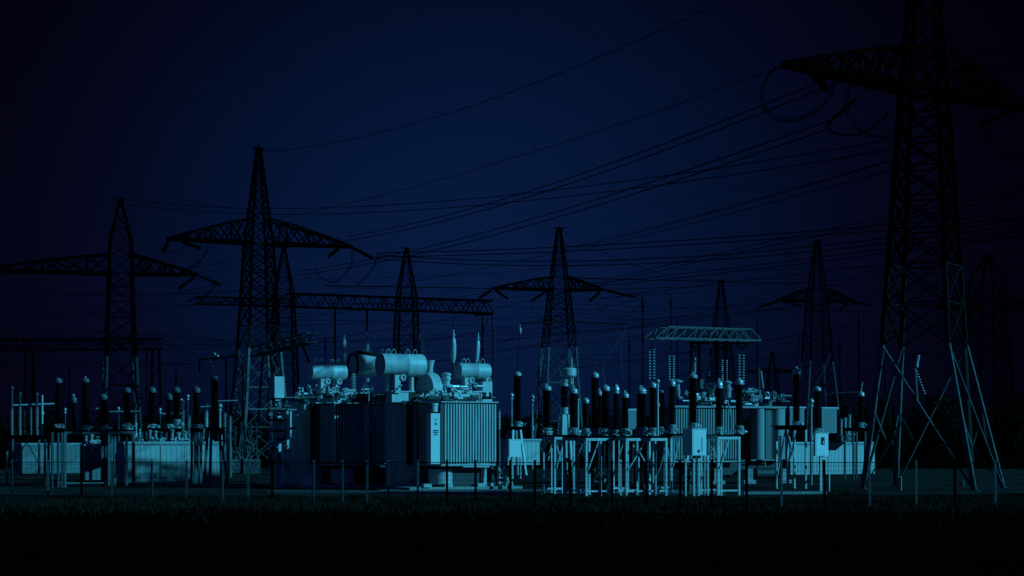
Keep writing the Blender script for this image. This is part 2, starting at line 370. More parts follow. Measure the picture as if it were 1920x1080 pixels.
# arched beam with hanging glass insulators
ga = thing('truss_gantry', 'grey truss gantry carrying the hanging glass insulator strings', 'gantry', (P(1316, 0, 132).x, 132, 0)); L = Vector(ga.location)
b = MB(); pA, pB = P(1218, 634, 129)-L, P(1416, 639, 135)-L; u = (pB-pA)
tA, tB = P(1243, 613, 129.7)-L, P(1399, 618, 134.5)-L; n = 9
side = Vector((-u.y, u.x, 0)).normalized()*.5
for k in (-1, 1):
    s = side*k; m = .055
    b.bar(pA+s, pB+s, .11); b.bar(tA+s, tB+s, .085); b.bar(pA+s, tA+s, m); b.bar(pB+s, tB+s, m)
    for i in range(n):
        a = pA.lerp(pB, (i+.9)/(n+.9)); c0 = tA.lerp(tB, i/n); c1 = tA.lerp(tB, (i+1)/n); b.bar(c0+s, a+s, m); b.bar(a+s, c1+s, m)
        if i % 2: b.bar(c0+s, pA.lerp(pB, (i+.5)/(n+.9))+s, m)
for i in range(n+1): q = pA.lerp(pB, i/n); b.bar(q-side, q+side, m); q = tA.lerp(tB, i/n); b.bar(q-side, q+side, m)
b.build('beam', 'mid', ga)
b = MB(); b.bar(P(1300, 643, 131.5)-L, P(1400, 643, 134)-L, .18, .12)
for px in (1306, 1352, 1392): b.bar(P(px, 655, 132)-L, P(px-14, 641, 132)-L, .08); b.bar(P(px, 655, 132)-L, P(px+14, 641, 132)-L, .08)
b.build('bracket', 'dark', ga)
for px in (1303, 1352):
    q = P(px, 640, 132)-L; b = MB()
    for s in (-1, 1):
        for t in (-1, 1): b.bar((q.x+s*.45, q.y+t*.45, 0), (q.x+s*.22, q.y+t*.22, q.z), .1)
    for k in range(10):
        h0, h1 = .45-.023*k, .45-.023*(k+1); z0, z1 = q.z*k/10, q.z*(k+1)/10; s = 1 if k % 2 else -1
        b.bar((q.x-s*h0, q.y-h0, z0), (q.x+s*h1, q.y-h1, z1), .05); b.bar((q.x-h0, q.y-s*h0, z0), (q.x-h1, q.y+s*h1, z1), .05)
    b.build('mast', 'dark', ga)
def glass_set(px, y0, y1, Y, label, ytop):
    c = P(px, y0, Y); root = thing('insulator_string', label, 'insulator', c, 0, 'hanging glass insulator strings'); hgt = zz(y0, Y)-zz(y1, Y)
    for k in (-1, 1):
        b = MB(); n = 11; pitch = hgt/n
        for i in range(n):
            z = -pitch*(i+.5)
            b.lathe([(.018, z-.05), (.085, z-.03), (.09, z-.01), (.05, z+.03), (.02, z+.05), (.018, z+.06)], (k*.13, 0, 0), 12)
        b.build('disc_string', 'glass', root)
    b = MB(); up = zz(ytop, Y)-zz(y0, Y)
    b.bar((0, 0, 0), (0, 0, up), .05); b.bar((-.17, 0, 0), (.17, 0, 0), .06); b.bar((-.17, 0, -hgt-.05), (.17, 0, -hgt-.05), .06)
    for k in (-1, 1): b.bar((k*.13, 0, -hgt), (k*.13, 0, 0), .022)
    b.build('yoke', 'mid', root)
for a in [(1222, 652, 712, 130, 'leftmost pair of hanging glass insulator strings under the grey truss', 634), (1259, 666, 718, 131, 'dim second pair of hanging glass strings from the left', 634),
          (1299, 670, 706, 132, 'short pair of hanging glass strings above the black insulator on the wide cabinet', 640), (1333, 650, 706, 132, 'brightest pair of hanging glass strings under the middle of the truss', 640),
          (1358, 674, 716, 133, 'pair of hanging glass strings just right of the brightest pair', 643), (1390, 664, 722, 133.5, 'rightmost pair of hanging glass strings under the truss end', 643)]: glass_set(*a)
def dark_string(px, y0, y1, Y, label):
    b = MB(); ribbed(b, (0,0,0), (0,0,-(zz(y0,Y)-zz(y1,Y))), .14, .2, 10, .6)
    tag(b.build('insulator_string', 'dark', None, P(px, y0, Y)), label, 'insulator', 'dark strings hanging from the portal beam')
b = MB(); p_, q_ = P(1548, 236, 101), P(1642, 152, 100.5); ribbed(b, p_.lerp(q_, .05), p_.lerp(q_, .55), .13, .14); b.tube(p_, q_, .03, n=6)
tag(b.build('insulator_string', 'dark'), 'long slanting dark string under the left half of the big crossarm', 'insulator')
dark_string(628, 577, 690, 222, 'long dark string hanging from the portal beam above the left round tank')
dark_string(688, 578, 642, 223, 'dark string hanging from the portal beam above the pale bushing')

# ------------------------------------------------------------------ power transformers
def localiser(px0, Y0):
    def f(px, py, ly):
        lx = 0
        for _ in range(4):
            Y = Y0 + .5*lx + .866*ly; s = F/Y; X0 = (px0-960)*Y0/F
            lx = ((px-960)*Y/F - X0 + .5*ly)/.866
        Y = Y0 + .5*lx + .866*ly
        return Vector((lx, ly, zz(py, Y)))
    return f
def radiator(root, x0, x1, y0, y1, z0, z1, pf, pl, m='paint', name='radiator'):
    """finned bank: fins stand out on the front (-y) and the left (-x) face"""
    fd = .09; b = MB(); b.box2((x0+.1, y0+fd, z0), (x1, y1, z1)); b.build(name, 'black', root)  # core coloured black to stand for the shade between fins
    o = MB(); t = pf*.46
    n = int((x1-x0-.02)/pf)
    for i in range(n):
        x = x0 + .04 + i*pf; o.box2((x, y0, z0+.05), (x+t, y0+fd+.01, z1-.06)); o.tube((x+t/2, y0+.045, z0-.03), (x+t/2, y0+.05, z0+.05), t*.42, n=6)
    n = int((y1-y0-.1)/pl); t = pl*.38
    for i in range(n):
        y = y0 + .1 + i*pl; o.box2((x0+.05, y, z0+.05), (x0+.11, y+t, z1-.06))
    f = o.build('fins', m, root)
    o = MB(); o.box2((x0-.02, y0-.03, z1), (x1+.05, y1, z1+.05)); o.build('top_plate', m, root)
    o = MB(); o.box2((x0, y0+.03, z0-.14), (x1, y0+.14, z0-.04)); o.box2((x0+.03, y0+.14, z0-.14), (x0+.14, y1, z0-.04)); o.build('bottom_header', m, root)
def conservator(root, a, L, r, feet, m='paint'):
    b = MB(); k = r*.22; n = 56
    b.lathe([(r*.985, 0), (r, .03), (r, .14), (r*1.012, .145), (r*1.012, .17), (r, .175), (r, L*.55), (r*1.008, L*.553), (r*1.008, L*.565), (r, L*.57), (r, L-.35*r)] + [(r*math.cos(t), L-.35*r+.35*r*math.sin(t)) for t in [.2*i for i in range(1, 8)]], a, n, (1, 0, 0))
    c = b.build('conservator', m, root)
    o = MB(); o.lathe([(.001, -.012), (r*.86, -.012), (r*.86, .0)], a, 40, (1,0,0), False); o.lathe([(r*.99, -.006), (r*1.04, -.004), (r*1.04, .02), (r, .02)], a, 40, (1,0,0), False); o.build('end_plate', m, c)
    o = MB()
    for f in (.18, .3, .62, .78):
        q = Vector(a) + Vector((L*f, 0, r*.97)); o.path([q + Vector((.11*math.cos(t), 0, .24*math.sin(t))) for t in [math.pi*i/10 for i in range(11)]], .018, 6)
    o.build('lifting_loops', 'bright', c)
    for f, w, zb in feet:
        q = Vector(a) + Vector((L*f, 0, -r*.9)); o = MB()
        if w > 0:
            o.box2((q.x-w/2, q.y-.3, zb), (q.x+w/2, q.y+.1, q.z)); o.ring((q.x+w*.9, q.y-.32, q.z-.12), .12, .05, (0,1,0)); o.tube((q.x+w*.9, q.y-.3, q.z-.12), (q.x+w*.9, q.y+.1, q.z-.1), .06)
            for k in range(3): o.ball((q.x+(k-1)*w*.5, q.y-.36, zb+.1+.13*k), .05)
        else: o.lathe([(.17, 0), (.17, .04), (.12, .06), (.12, q.z-zb+.08)], (q.x, q.y, zb), 16)
        o.build('support', 'light', root)
    return c
def bushing(root, p, z_bot, z_top, r, lean=0, stack=.5, m='pale'):
    b = MB(); h = z_top-z_bot; q = Vector((p[0], p[1], z_bot))
    b.lathe([(r*.45, 0), (r*.95, h*.22), (r, h*.4), (r, h*.6), (r*.72, h*.78), (r*.6, h*.8)], q, 18, (lean, 0, 1)); bu = b.build('bushing', m, root)
    a = Vector((lean, 0, 1)).normalized(); o = MB(); t = q + a*h*.8
    o.lathe([(r*.5, 0), (r*.75, .03), (r*.4, .05), (r*.4, .12), (r*.7, .14), (r*.7, .19), (r*.3, .21), (r*.25, .4), (.01, .42)], t, 12, a); o.build('terminal', 'bright', bu)
    if stack:
        o = MB(); ribbed(o, q - a*stack, q, r*.5, .07, 10, .5); o.build('neck', 'mid', bu)
def lathe_part(root, name, prof, c, m, n=20, axis=(0,0,1)):
    b = MB(); b.lathe(prof, c, n, axis); return b.build(name, m, root)
def clutter(root, f, pxs, y0, y1, ly, n, name='pipework', m='light', rnd=1):
    """valves, flanges, small tanks and bent pipes on a cover"""
    rr = random.Random(rnd)
    for i in range(n):
        b = MB(); q = f(rr.uniform(*pxs), rr.uniform(y0, y1), rr.uniform(*ly)); k = rr.random()
        if k < .3: b.tube(q, q+Vector((rr.uniform(.2, .6), rr.uniform(-.1, .1), 0)), rr.uniform(.04, .09), n=10); nm = 'pipe'
        elif k < .5: b.ring(q, rr.uniform(.08, .14), .035, (rr.uniform(-.5, .5), 1, 0), 14); nm = 'hand_wheel'
        elif k < .7: b.lathe([(.09, 0), (.09, .03), (.05, .04), (.05, .16), (.08, .18), (.03, .24)], q, 10); nm = 'valve'
        elif k < .85: b.ball(q, rr.uniform(.05, .1)); nm = 'gauge'
        else: b.box(q, (rr.uniform(.15, .35), .15, rr.uniform(.1, .25))); nm = 'terminal_box'
        b.build(nm, m, root)
def curve_pipe(root, pts, r, m='light', name='pipe'):
    b = MB(); b.path(smooth_pts(pts, 6), r, 8); return b.build(name, m, root)

# ---- right transformer
X2 = P(828, 0, 102).x
t2 = thing('power_transformer', 'big transformer with bright lit fins and two round tanks on top', 'transformer', (X2, 102, 0), R30, 'power transformers'); f = localiser(828, 102)
ZB, ZT = f(900, 868, 0).z, f(900, 755, 0).z
radiator(t2, 0, 3.07, 0, 2.75, ZB, ZT, .152, .23)
b = MB(); zt = f(750, 757, 3.4).z; zb = f(750, 872, 3.4).z; fp = [(.75*math.cos(a)-.38, 3.55+.75*math.sin(a)) for a in [math.pi*.5 + math.pi*i/20 for i in range(21)]] + [(4.2, 2.8), (4.2, 4.3)]
def prism(b, fp, z0, z1):
    n = len(fp); b.add([(x, y, z0) for x, y in fp]+[(x, y, z1) for x, y in fp], [tuple(range(n-1,-1,-1)), tuple(range(n, 2*n))]+[(i, (i+1) % n, (i+1) % n+n, i+n) for i in range(n)])
prism(b, fp, .12, zt); b.build('tank', 'paint', t2)
b = MB(); prism(b, [(x*1.03-.02, (y-3.55)*1.06+3.55) for x, y in fp], zt, zt+.06); prism(b, [(x*1.03-.02, (y-3.55)*1.06+3.55) for x, y in fp], zb+.5, zb+.54); b.build('cover', 'paint', t2)
# foot of the tank: barrel, skirts, jacks
b = MB(); b.box2((.3, .6, .1), (3.4, 2.7, ZB-.25)); b.build('base_frame', 'mid', t2)
for q0 in ((.25, .5), (2.35, .6)):
    lathe_part(t2, 'base_drum', [(.62, .25), (.62, ZB-.3)], (q0[0]+.3, q0[1]+.6, 0), 'paint', 28)
for q0 in ((-.9, .1), (.3, .2), (2.1, .2), (2.6, .3)):
    b = MB(); b.box2((q0[0], q0[1], 0.14), (q0[0]+.42, q0[1]+.3, .3)); b.build('jack_block', 'light', t2)
b = MB(); b.box2((-1.6, .2, .0), (4.6, 4.6, .14)); b.build('plinth', 'conc', t2)
# control box and drum on the left face
c0 = f(808, 870, -.1); c1 = f(825, 775, -.1)
b = MB(); b.box2((c0.x, -.1, c0.z), (c1.x, .36, c1.z)); cb = b.build('control_box', 'cab', t2)
b = MB()
for py, h_, w_ in ((786, 2, 3), (792, 5, 3.2), (806, 2.6, 9), (810, 2.2, 9), (814, 2.2, 6)):
    a = f(817-w_/2, py, -.1); c = f(817+w_/2, py+h_, -.1); b.box2((a.x, -.108, c.z), (c.x, -.09, a.z))
b.build('nameplate', 'mid', cb)
c0 = f(814, 772, .05); lathe_part(t2, 'breather_drum', [(.2, 0), (.2, .3), (.23, .31), (.23, .4), (.05, .42)], (c0.x, .1, c0.z), 'light', 24)
b = MB(); a = f(826, 870, -.05); c = f(829.5, 757, -.05); b.box2((a.x, -.06, a.z), (c.x+.06, .2, c.z)); b.build('edge_panel', 'mid', t2)
# conservators
c = f(713, 684, 2.5); conservator(t2, c, f(796, 684, 2.5).x-c.x, .55, [(.33, .3, f(742, 737, 2.4).z), (.7, 0, f(770, 735, 2.4).z)])
c = f(859, 695.5, 3.6); conservator(t2, c, f(918, 695, 3.6).x-c.x, .395, [(.2, .26, f(872, 735, 3.5).z), (.8, .12, f(905, 735, 3.5).z)])
# dome turret with stack
c = f(796, 733, 3.2); b = MB(); r = .98; n = 20
fpz = [(3.2 + r*1.0*math.cos(math.pi*i/n), r*.92*math.sin(math.pi*i/n)) for i in range(n+1)]
m_ = len(fpz); b.add([(c.x, y, c.z+z) for y, z in fpz]+[(c.x+.5, y, c.z+z) for y, z in fpz], [tuple(range(m_)), tuple(range(2*m_-1, m_-1, -1))]+[(i, i+m_, i+m_+1, i+1) for i in range(m_-1)])
b.build('dome_turret', 'paint', t2)
lathe_part(t2, 'vent_stack', [(.15, 0), (.15, .3), (.17, .31), (.16, .34), (.22, .6), (.25, .62), (.25, .66), (.05, .67)], f(806, 701, 3.2), 'light', 20)
# oil box, cover boxes, bushings, pipes
a = f(735, 757, 2.3); c = f(766, 735, 2.3); b = MB(); b.box2((a.x, 2.3, zt+.06), (c.x, 3.0, c.z)); b.box2((a.x-.05, 2.25, c.z), (c.x+.1, 3.05, c.z+.05)); b.build('relay_box', 'light', t2)
b = MB(); a = f(905, 753, 3.2); c = f(923, 716, 3.2); b.box2((a.x, 3.2, ZT+.05), (c.x, 3.8, c.z)); bx = b.build('oil_box', 'light', t2)
a = f(790, 741, 1.6); c = f(915, 736, 1.6); b = MB(); b.tube(a, (c.x, 1.6, a.z), .085); b.tube(f(775, 744, 1.2), f(850, 740, 1.2), .06)
for px in (792, 820, 838, 850, 862, 893): q = f(px, 741, 1.6); b.tube(q-Vector((0,0,.32)), q, .05); b.lathe([(.12, -.03), (.12, .03)], q, 12, (1,0,0))
b.build('header_pipe', 'light', t2)
a = f(842, 748, 1.9); c = f(895, 739, 1.9); b = MB(); b.box2((a.x, 1.9, ZT+.05), (c.x, 2.4, c.z)); b.build('tap_changer_box', 'light', t2)
clutter(t2, f, (776, 905), 733, 749, (.8, 2.4), 46, rnd=3)
clutter(t2, f, (776, 925), 744, 752, (.2, 1.4), 40, name='cable_tray', m='mid', rnd=9)
clutter(t2, f, (845, 900), 722, 738, (1.6, 2.6), 16, name='valves', m='bright', rnd=5)
lathe_part(t2, 'tap_turret', [(.3, 0), (.3, .1), (.17, .14), (.17, .35), (.23, .36), (.23, .46), (.19, .48), (.19, .56), (.24, .58), (.24, .66), (.1, .72)], f(837, 726, 2.6), 'light', 20)
q = f(850, 680, 3.0); bushing(t2, q, q.z, f(850, 632, 3.0).z + .25, .14, stack=1.0)
q = f(893, 676, 4.2); bushing(t2, q, q.z-.1, f(897, 636, 4.2).z + .2, .13, lean=.08, stack=1.0)
q = f(786, 668, 4.6); b = MB(); b.tube(q-Vector((0,0,1.5)), q+Vector((0,0,1.1)), .04, n=8)
for i in range(6): b.lathe([(.05, 0), (.3, .01), (.3, .03), (.05, .05)], q+Vector((0,0,.1+.14*i)), 14)
b.build('surge_rod', 'mid', t2)
b = MB()                                                      # steps at the right end
q = f(930, 905, .6)
for i in range(4): b.bar((3.3+i*.22, .4, ZB-.2-.24*i), (3.5+i*.25, .4, ZB-.5-.24*i), .06); b.box((3.4+.2*i, .6, ZB-.35-.2*i), (.22, .5, .03))
for x in (3.3, 3.7, 4.1): b.bar((x, .35, .0), (x, .35, ZB-.2-(x-3.3)*.9), .05); b.bar((x, .9, .0), (x, .9, ZB-.2-(x-3.3)*.9), .05)
for z in (.3, .55): b.bar((3.3, .35, z), (4.1, .35, z), .04)
b.build('steps', 'light', t2)

q = f(769, 800, 2.6); b = MB(); b.box2((q.x-.1, 2.5, ZB-.1), (q.x+.1, 2.9, ZT+.1)); b.build('shade_strip', 'black', t2)  # black box painting the shaded gap between tank and fins
# ---- left transformer
X1 = P(626, 0, 107).x
t1 = thing('power_transformer', 'big shaded transformer left of the bright one with two round tanks', 'transformer', (X1, 107, 0), R30, 'power transformers'); f = localiser(626, 107)
ZB, ZT = f(640, 868, 0).z, f(640, 757, 0).z
radiator(t1, 0, 1.75, 0, 2.1, ZB, ZT, .158, .23)
radiator(t1, 2.06, 4.0, -2.3, 2.1, ZB, ZT, .158, .23)
b = MB(); a = f(682, 868, -.25); c = f(691, 757, -.25); b.box2((a.x, -.3, a.z), (c.x, -.1, c.z)); b.build('edge_panel', 'paint', t1)
zt = f(570, 757, 3).z; b = MB(); fp = [(.75*math.cos(a_)-.75, 2.85+.75*math.sin(a_)) for a_ in [math.pi*.5 + math.pi*i/20 for i in range(21)]] + [(5.0, 2.1), (5.0, 3.6)]
prism(b, fp, .12, zt); b.build('tank', 'paint', t1)
b = MB(); prism(b, [(x*1.03-.02, (y-2.85)*1.06+2.85) for x, y in fp], zt, zt+.06); b.build('cover', 'paint', t1)
b = MB(); b.box2((.3, .4, .1), (4.2, 2.2, ZB-.25)); b.box2((2.2, -1.5, .1), (3.9, .4, ZB-.25)); b.build('base_frame', 'mid', t1)
lathe_part(t1, 'base_drum', [(.62, .2), (.62, ZB-.3)], (.8, .6, 0), 'paint', 28)
b = MB(); b.box2((-2, -1.9, 0), (5.2, 4.0, .13)); b.build('plinth', 'conc', t1)
a = f(572, 921, -.2); b = MB(); b.box2((a.x, -.25, .13), (a.x+.42, .1, .62)); b.bar((a.x+.1, -.28, .3), (a.x+.1, -.28, .5), .02); b.build('small_cabinet', 'cab', t1)
c = f(581, 697, 2.6); conservator(t1, c, f(649, 696, 2.6).x-c.x, .42, [(.3, .26, f(603, 737, 2.6).z), (.68, .12, f(628, 740, 2.6).z)])
c = f(668, 684, 3.2); conservator(t1, c, f(748, 684, 3.2).x-c.x, .60, [(.25, 0, f(688, 735, 3.2).z), (.72, 0, f(728, 735, 3.2).z)])
c = f(664, 684, 3.2); b = MB(); b.lathe([(.55, 0), (.63, .0), (.63, .1), (.55, .1)], c+Vector((-.12, 0, 0)), 40, (1,0,0), False); b.build('black_band', 'black', t1)
b = MB(); b.path(smooth_pts([c+Vector((0,-.2,.66)), c+Vector((.5,-.3,.6)), c+Vector((1.1,-.4,.5)), c+Vector((1.5,-.5,.45))], 5), .09, 8); b.build('sleeve', 'black', t1)
a = f(627, 754, 2.0); c = f(671, 737, 2.0); b = MB(); b.box2((a.x, 2.0, zt+.06), (c.x, 2.6, c.z+.05)); b.box2((a.x-.02, 1.97, zt+.3), (c.x+.3, 2.62, zt+.34)); b.build('relay_box', 'light', t1)
clutter(t1, f, (562, 690), 730, 748, (1.2, 2.2), 34, rnd=12); clutter(t1, f, (555, 700), 742, 753, (.4, 1.8), 44, name='cable_tray', m='mid', rnd=13)
clutter(t1, f, (555, 588), 728, 742, (2.4, 3.2), 10, name='valves', m='light', rnd=14)
q = f(645, 680, 3.2); bushing(t1, q, q.z, f(646, 634, 3.2).z+.25, .15, stack=1.1)
q = f(688, 664, 3.9); bushing(t1, q, q.z-.4, f(688, 632, 3.9).z+.2, .14, stack=.8)
q = f(663, 740, 2.6); b = MB(); ribbed(b, q, q+Vector((0,0,1.1)), .16, .11, 12, .4); b.build('ribbed_bushing', 'pale', t1)
lathe_part(t1, 'cover_dome', [(.28, 0), (.28, .2), (.25, .34), (.14, .46), (.02, .5)], f(690, 733, 2.3), 'light', 20)
for i, (a_, c_) in enumerate([((692, 745), (683, 811)), ((702, 742), (688, 812)), ((710, 742), (694, 812)), ((691, 812), (690, 822))]):
    A, C = f(*a_, -2.0), f(*c_, -2.2); curve_pipe(t1, [A+Vector((.0, .4, .05)), A, C], .022, 'light', 'earthing_rod')
b = MB(); A, C = f(740, 738, -1.6), f(680, 738, -.8); b.box((f(715, 740, -1.2)), (2.2, .9, .05)); b.build('gangway', 'mid', t1)
b = MB(); b.box2((2.15, -2.2, ZT+.06), (3.9, 1.9, ZT+.55)); b.build('cable_duct', 'gap', t1)

q = localiser(626, 107)(588, 800, 1.9); b = MB(); b.box2((q.x-.1, 1.85, ZB-.1), (q.x+.1, 2.2, ZT+.1)); b.build('shade_strip', 'black', t1)  # black box in place of the shade beside the left tank
# ---- bay at the far left of the left transformer: tall pale box on a column
q = P(517, 0, 106); ta = thing('cable_terminal', 'tall pale box on a column left of the shaded transformer', 'terminal', (q.x, 106, 0), R30)
f = localiser(517, 106)
b = MB(); a = f(515, 746, 0); c = f(533, 706, 0); b.box2((a.x, 0, a.z), (c.x, .75, c.z)); b.build('head_box', 'light', ta)
b = MB(); a = f(517, 880, .1); c = f(528, 746, .1); b.box2((a.x, .12, 0), (c.x, .5, c.z)); b.build('column', 'light', ta)
b = MB()
for py in (748, 768, 788, 808): q = f(522, py, .25); b.ring(q, .4, .045)
b.build('corona_rings', 'dark', ta)
b = MB(); b.bar(f(466, 767, -.2), f(548, 767, -.2), .08, .06); b.bar(f(533, 745, -.2), f(590, 745, -.2), .05); b.build('bus_bar', 'frame', ta)
clutter(ta, f, (500, 538), 755, 880, (-.3, .2), 40, m='frame', rnd=21)
b = MB(); b.bar(f(538, 772, -.3), f(540, 868, -.3), .12); b.build('side_plate', 'light', ta)
b = MB()
for px in (538, 545, 506): b.bar(f(px, 770, .4), f(px, 885, .4), .08)
b.build('side_rods', 'light', ta)

# ---- far transformer with round ends
X3 = P(1392, 0, 115).x
t3 = thing('power_transformer', 'farther transformer with rounded pale ends right of the cabinets', 'transformer', (X3, 115, 0), R30, 'power transformers'); f = localiser(1392, 115)
ZB, ZT = f(1392, 862, 0).z, f(1392, 765, 0).z
a = f(1262, 800, 0); radiator(t3, a.x, -.1, 0, 2, ZB, ZT, .16, .2, 'paint2')
for px in (1342, 1421, 1456): q = f(px, 800, .3); b = MB(); b.tube((q.x, .3, ZB), (q.x, .3, ZT), .36, n=32); b.build('end_drum', 'paint2', t3)
b = MB(); a = f(1436, 800, .2); c = f(1444, 800, .2); b.box2((a.x-.2, .3, ZB), (c.x+.25, 1.4, ZT))
for i in range(4): x = a.x-.06+.1*i; b.box2((x, .08, ZB), (x+.045, .3, ZT))
a = f(1470, 800, .6); b.box2((a.x-.5, .5, ZB), (a.x, 2, ZT)); b.build('tank', 'paint2', t3)
b = MB(); a = f(1258, 765, 0); b.box2((a.x, -.1, ZT), (f(1470, 765, 0).x+.1, 2.2, ZT+.1)); b.build('cover', 'paint2', t3)
for px in (1345, 1403, 1470): q = f(px, 905, 0); b = MB(); b.box((q.x, .2, .5), (.5, .6, .6)); b.box((q.x-.1, .1, .1), (.8, .8, .2)); b.build('plinth', 'conc', t3)
b = MB(); a = f(1415, 895, .4); b.tube((a.x, .4, .55), (a.x+1.6, .4, .55), .3, n=16); b.box2((f(1300, 0, .5).x, .5, .5), (a.x+1.9, 1.6, ZB)); b.build('base_frame', 'mid', t3)
b = MB(); q = f(1434, 878, .2); b.tube((q.x, .2, ZB-.4), (q.x, .2, ZB), .05); b.bar((q.x-1, .1, ZB-.03), (q.x+.6, .1, ZB-.03), .05); b.build('drain_pipe', 'paint2', t3)
b = MB(); q = f(1333, 732, 1); b.lathe([(.06, -.25), (.33, .12), (.36, .13), (.36, .38), (.05, .4)], q, 4); b.build('funnel_box', 'paint2', t3)
b = MB(); q = f(1316, 742, 1); b.lathe([(.06, -.25), (.2, 0), (.24, .12), (.24, .2), (.05, .2)], q, 12); b.build('small_funnel', 'paint2', t3)
b = MB(); q = f(1314, 720, 1.2); b.box(q, (.25, .25, .5)); b.build('relay_box', 'mid', t3)
lathe_part(t3, 'tap_turret', [(.14, -.7), (.16, -.3), (.13, -.28), (.13, 0), (.32, .04), (.28, .12), (.05, .2)], f(1270, 718, 1.2), 'paint2', 18)
lathe_part(t3, 'turret', [(.2, -.45), (.2, -.1), (.24, -.08), (.24, .1), (.16, .12), (.16, .3), (.26, .32), (.24, .38), (.04, .5)], f(1364, 730, .6), 'paint2', 18)
b = MB(); a = f(1318, 752, 1); c = f(1345, 745, 1); b.box2((a.x, .8, a.z), (c.x, 1.3, c.z)); a = f(1395, 750, .6); c = f(1420, 745, .6); b.lathe([(.45, 0), (.45, .18), (.3, .2)], f(1407, 752, .7), 18); b.box2((a.x+.2, .5, c.z), (a.x+.6, .8, c.z+.5)); b.build('cover_box', 'paint2', t3)
clutter(t3, f, (1270, 1470), 738, 760, (.1, 1.4), 60, m='galv', rnd=31); clutter(t3, f, (1385, 1470), 728, 756, (.2, 1.2), 26, name='valves', m='frame', rnd=32)
q = f(1422, 742, 1.2); b = MB(); ribbed(b, q, q+Vector((0, 0, 1.55)), .13, .1, 12, .5); b.build('ribbed_bushing', 'mid', t3)
b = MB(); b.bar(f(1427, 695, 1.2), f(1431, 728, 1.2), .06); b.build('arcing_horn', 'paint2', t3)
b = MB()
for i in range(9): q = f(1466-.3*(i % 2), 818+5*i, -.1); b.box(q, (.12, .1, .08))
b.build('ladder_rungs', 'paint2', t3)
curve_pipe(t3, [f(1364, 752, -.2), f(1370, 780, -.4), f(1371, 805, -.5)], .045, 'paint2', 'down_pipe')

# ------------------------------------------------------------------ boxes, cabinets, containers
def container(label, px0, pxc, px1, yt, yb, Y, m, roof='galv', ribs=True, name='storage_container', seam=()):
    """left face px0..pxc in shade, front face pxc..px1"""
    q = P(pxc, 0, Y); root = thing(name, label, name.split('_')[-1], (q.x, Y, 0), R30, None); f = localiser(pxc, Y)
    L = f(px1, 0, 0).x; zt = zz(yt, Y); zb = max(0, zz(yb, Y)); D = max(.3, (pxc-px0)*Y/F/.5)
    b = MB(); b.box2((0, 0, zb), (L, D, zt))
    if ribs:
        n = max(2, int(L/.3))
        for i in range(n): b.box2((i*L/n, -.012, zb+.12), (i*L/n+L/n*.5, .0, zt-.1))
    b.build('wall', m, root)
    b = MB(); b.box2((-.1, -.12, zt), (L+.1, D+.1, zt+.11)); b.box2((-.05, -.04, zt-.09), (L+.05, .0, zt)); b.build('roof', roof, root)
    if zb < .02:
        b = MB(); b.box2((-.02, -.06, 0), (L+.02, -.0, .1)); b.build('sill', 'conc', root)
    for s in seam:
        b = MB(); x = f(s, 0, 0).x; b.box2((x, -.02, zb+.05), (x+.03, .0, zt-.05)); b.build('seam', 'mid', root)
    return root
container('long pale container at the left behind the black insulators', 212, 234, 416, 832, 906, 118, 'shed3', seam=(300, 345, 372))
container('dim container piece at the far left behind the beam stand', 150, 160, 211, 836, 900, 124, 'shed2')
container('darkest container behind the ribbed insulators at far left edge', 20, 42, 150, 834, 888, 140, 'shed2')
container('long pale container at the right behind the big pylon', 1474, 1482, 1640, 832, 890, 140, 'shed', seam=(1524, 1555, 1602))
container('dark sided hut behind the tripod stand with pale roof edge', 936, 952, 1012, 826, 872, 150, 'shed')
container('small pale corrugated hut above the right container', 1538, 1541, 1569, 766, 812, 170, 'shed2', name='hut')
container('narrow grey hut behind the tall right hand insulator', 1478, 1481, 1508, 765, 800, 168, 'shed2', name='hut')
container('sloping pale screen wall behind the middle insulators', 1160, 1178, 1196, 770, 805, 122, 'shed2', ribs=False, name='screen_wall')
def cabinet(label, pxl, pxc, pxr, yt, yb, Y, legs, handle='slot', dark_front=False):
    q = P(pxc, 0, Y); root = thing('control_cabinet', label, 'cabinet', (q.x, Y, 0), R30, 'control cabinets'); f = localiser(pxc, Y)
    L = f(pxr, 0, 0).x; D = (pxc-pxl)*Y/F/.5; zt, zb = zz(yt, Y), zz(yb, Y)
    b = MB(); b.box2((0, 0, zb), (L, D, zt)); b.box2((-.03, -.03, zt), (L+.03, D+.03, zt+.035)); b.build('body', 'cab', root)
    b = MB(); b.box2((L*.06, -.012, zb+.05), (L*.94, 0, zt-.05)); d = b.build('door', 'cab', root)
    b = MB()
    if handle == 'slot': b.box2((L*.66, -.02, zb+(zt-zb)*.15), (L*.70, -.012, zb+(zt-zb)*.7)); b.ring((L*.45, -.025, zb+(zt-zb)*.16), .05, .012, (0,1,0)); b.box2((L*.42, -.02, zb+(zt-zb)*.12), (L*.48, -.012, zb+(zt-zb)*.22))
    elif handle == 'window': b.box2((L*.42, -.02, zb+(zt-zb)*.5), (L*.7, -.012, zb+(zt-zb)*.84))
    b.build('handle', 'black', d)
    if handle == 'window': b = MB(); b.box2((L*.56, -.03, zb+(zt-zb)*.54), (L*.63, -.02, zb+(zt-zb)*.68)); b.build('latch', 'bright', d)
    for px, w_ in legs:
        b = MB(); x = f(px, 0, .3).x; b.box2((x-w_/2, D*.3, 0), (x+w_/2, D*.3+w_, zb)); b.build('leg', 'light', root)
    return root
cabinet('wide bright cabinet on posts with a tall black insulator above', 1282, 1298, 1324, 805, 854, 91, [(1284, .06), (1300, .09), (1309, .11), (1320, .05), (1326, .08)])
cabinet('pale cabinet with a small dark window by the right container', 1526, 1529, 1553, 813, 855, 98, [(1533, .1), (1538, .12), (1549, .05)], 'window')
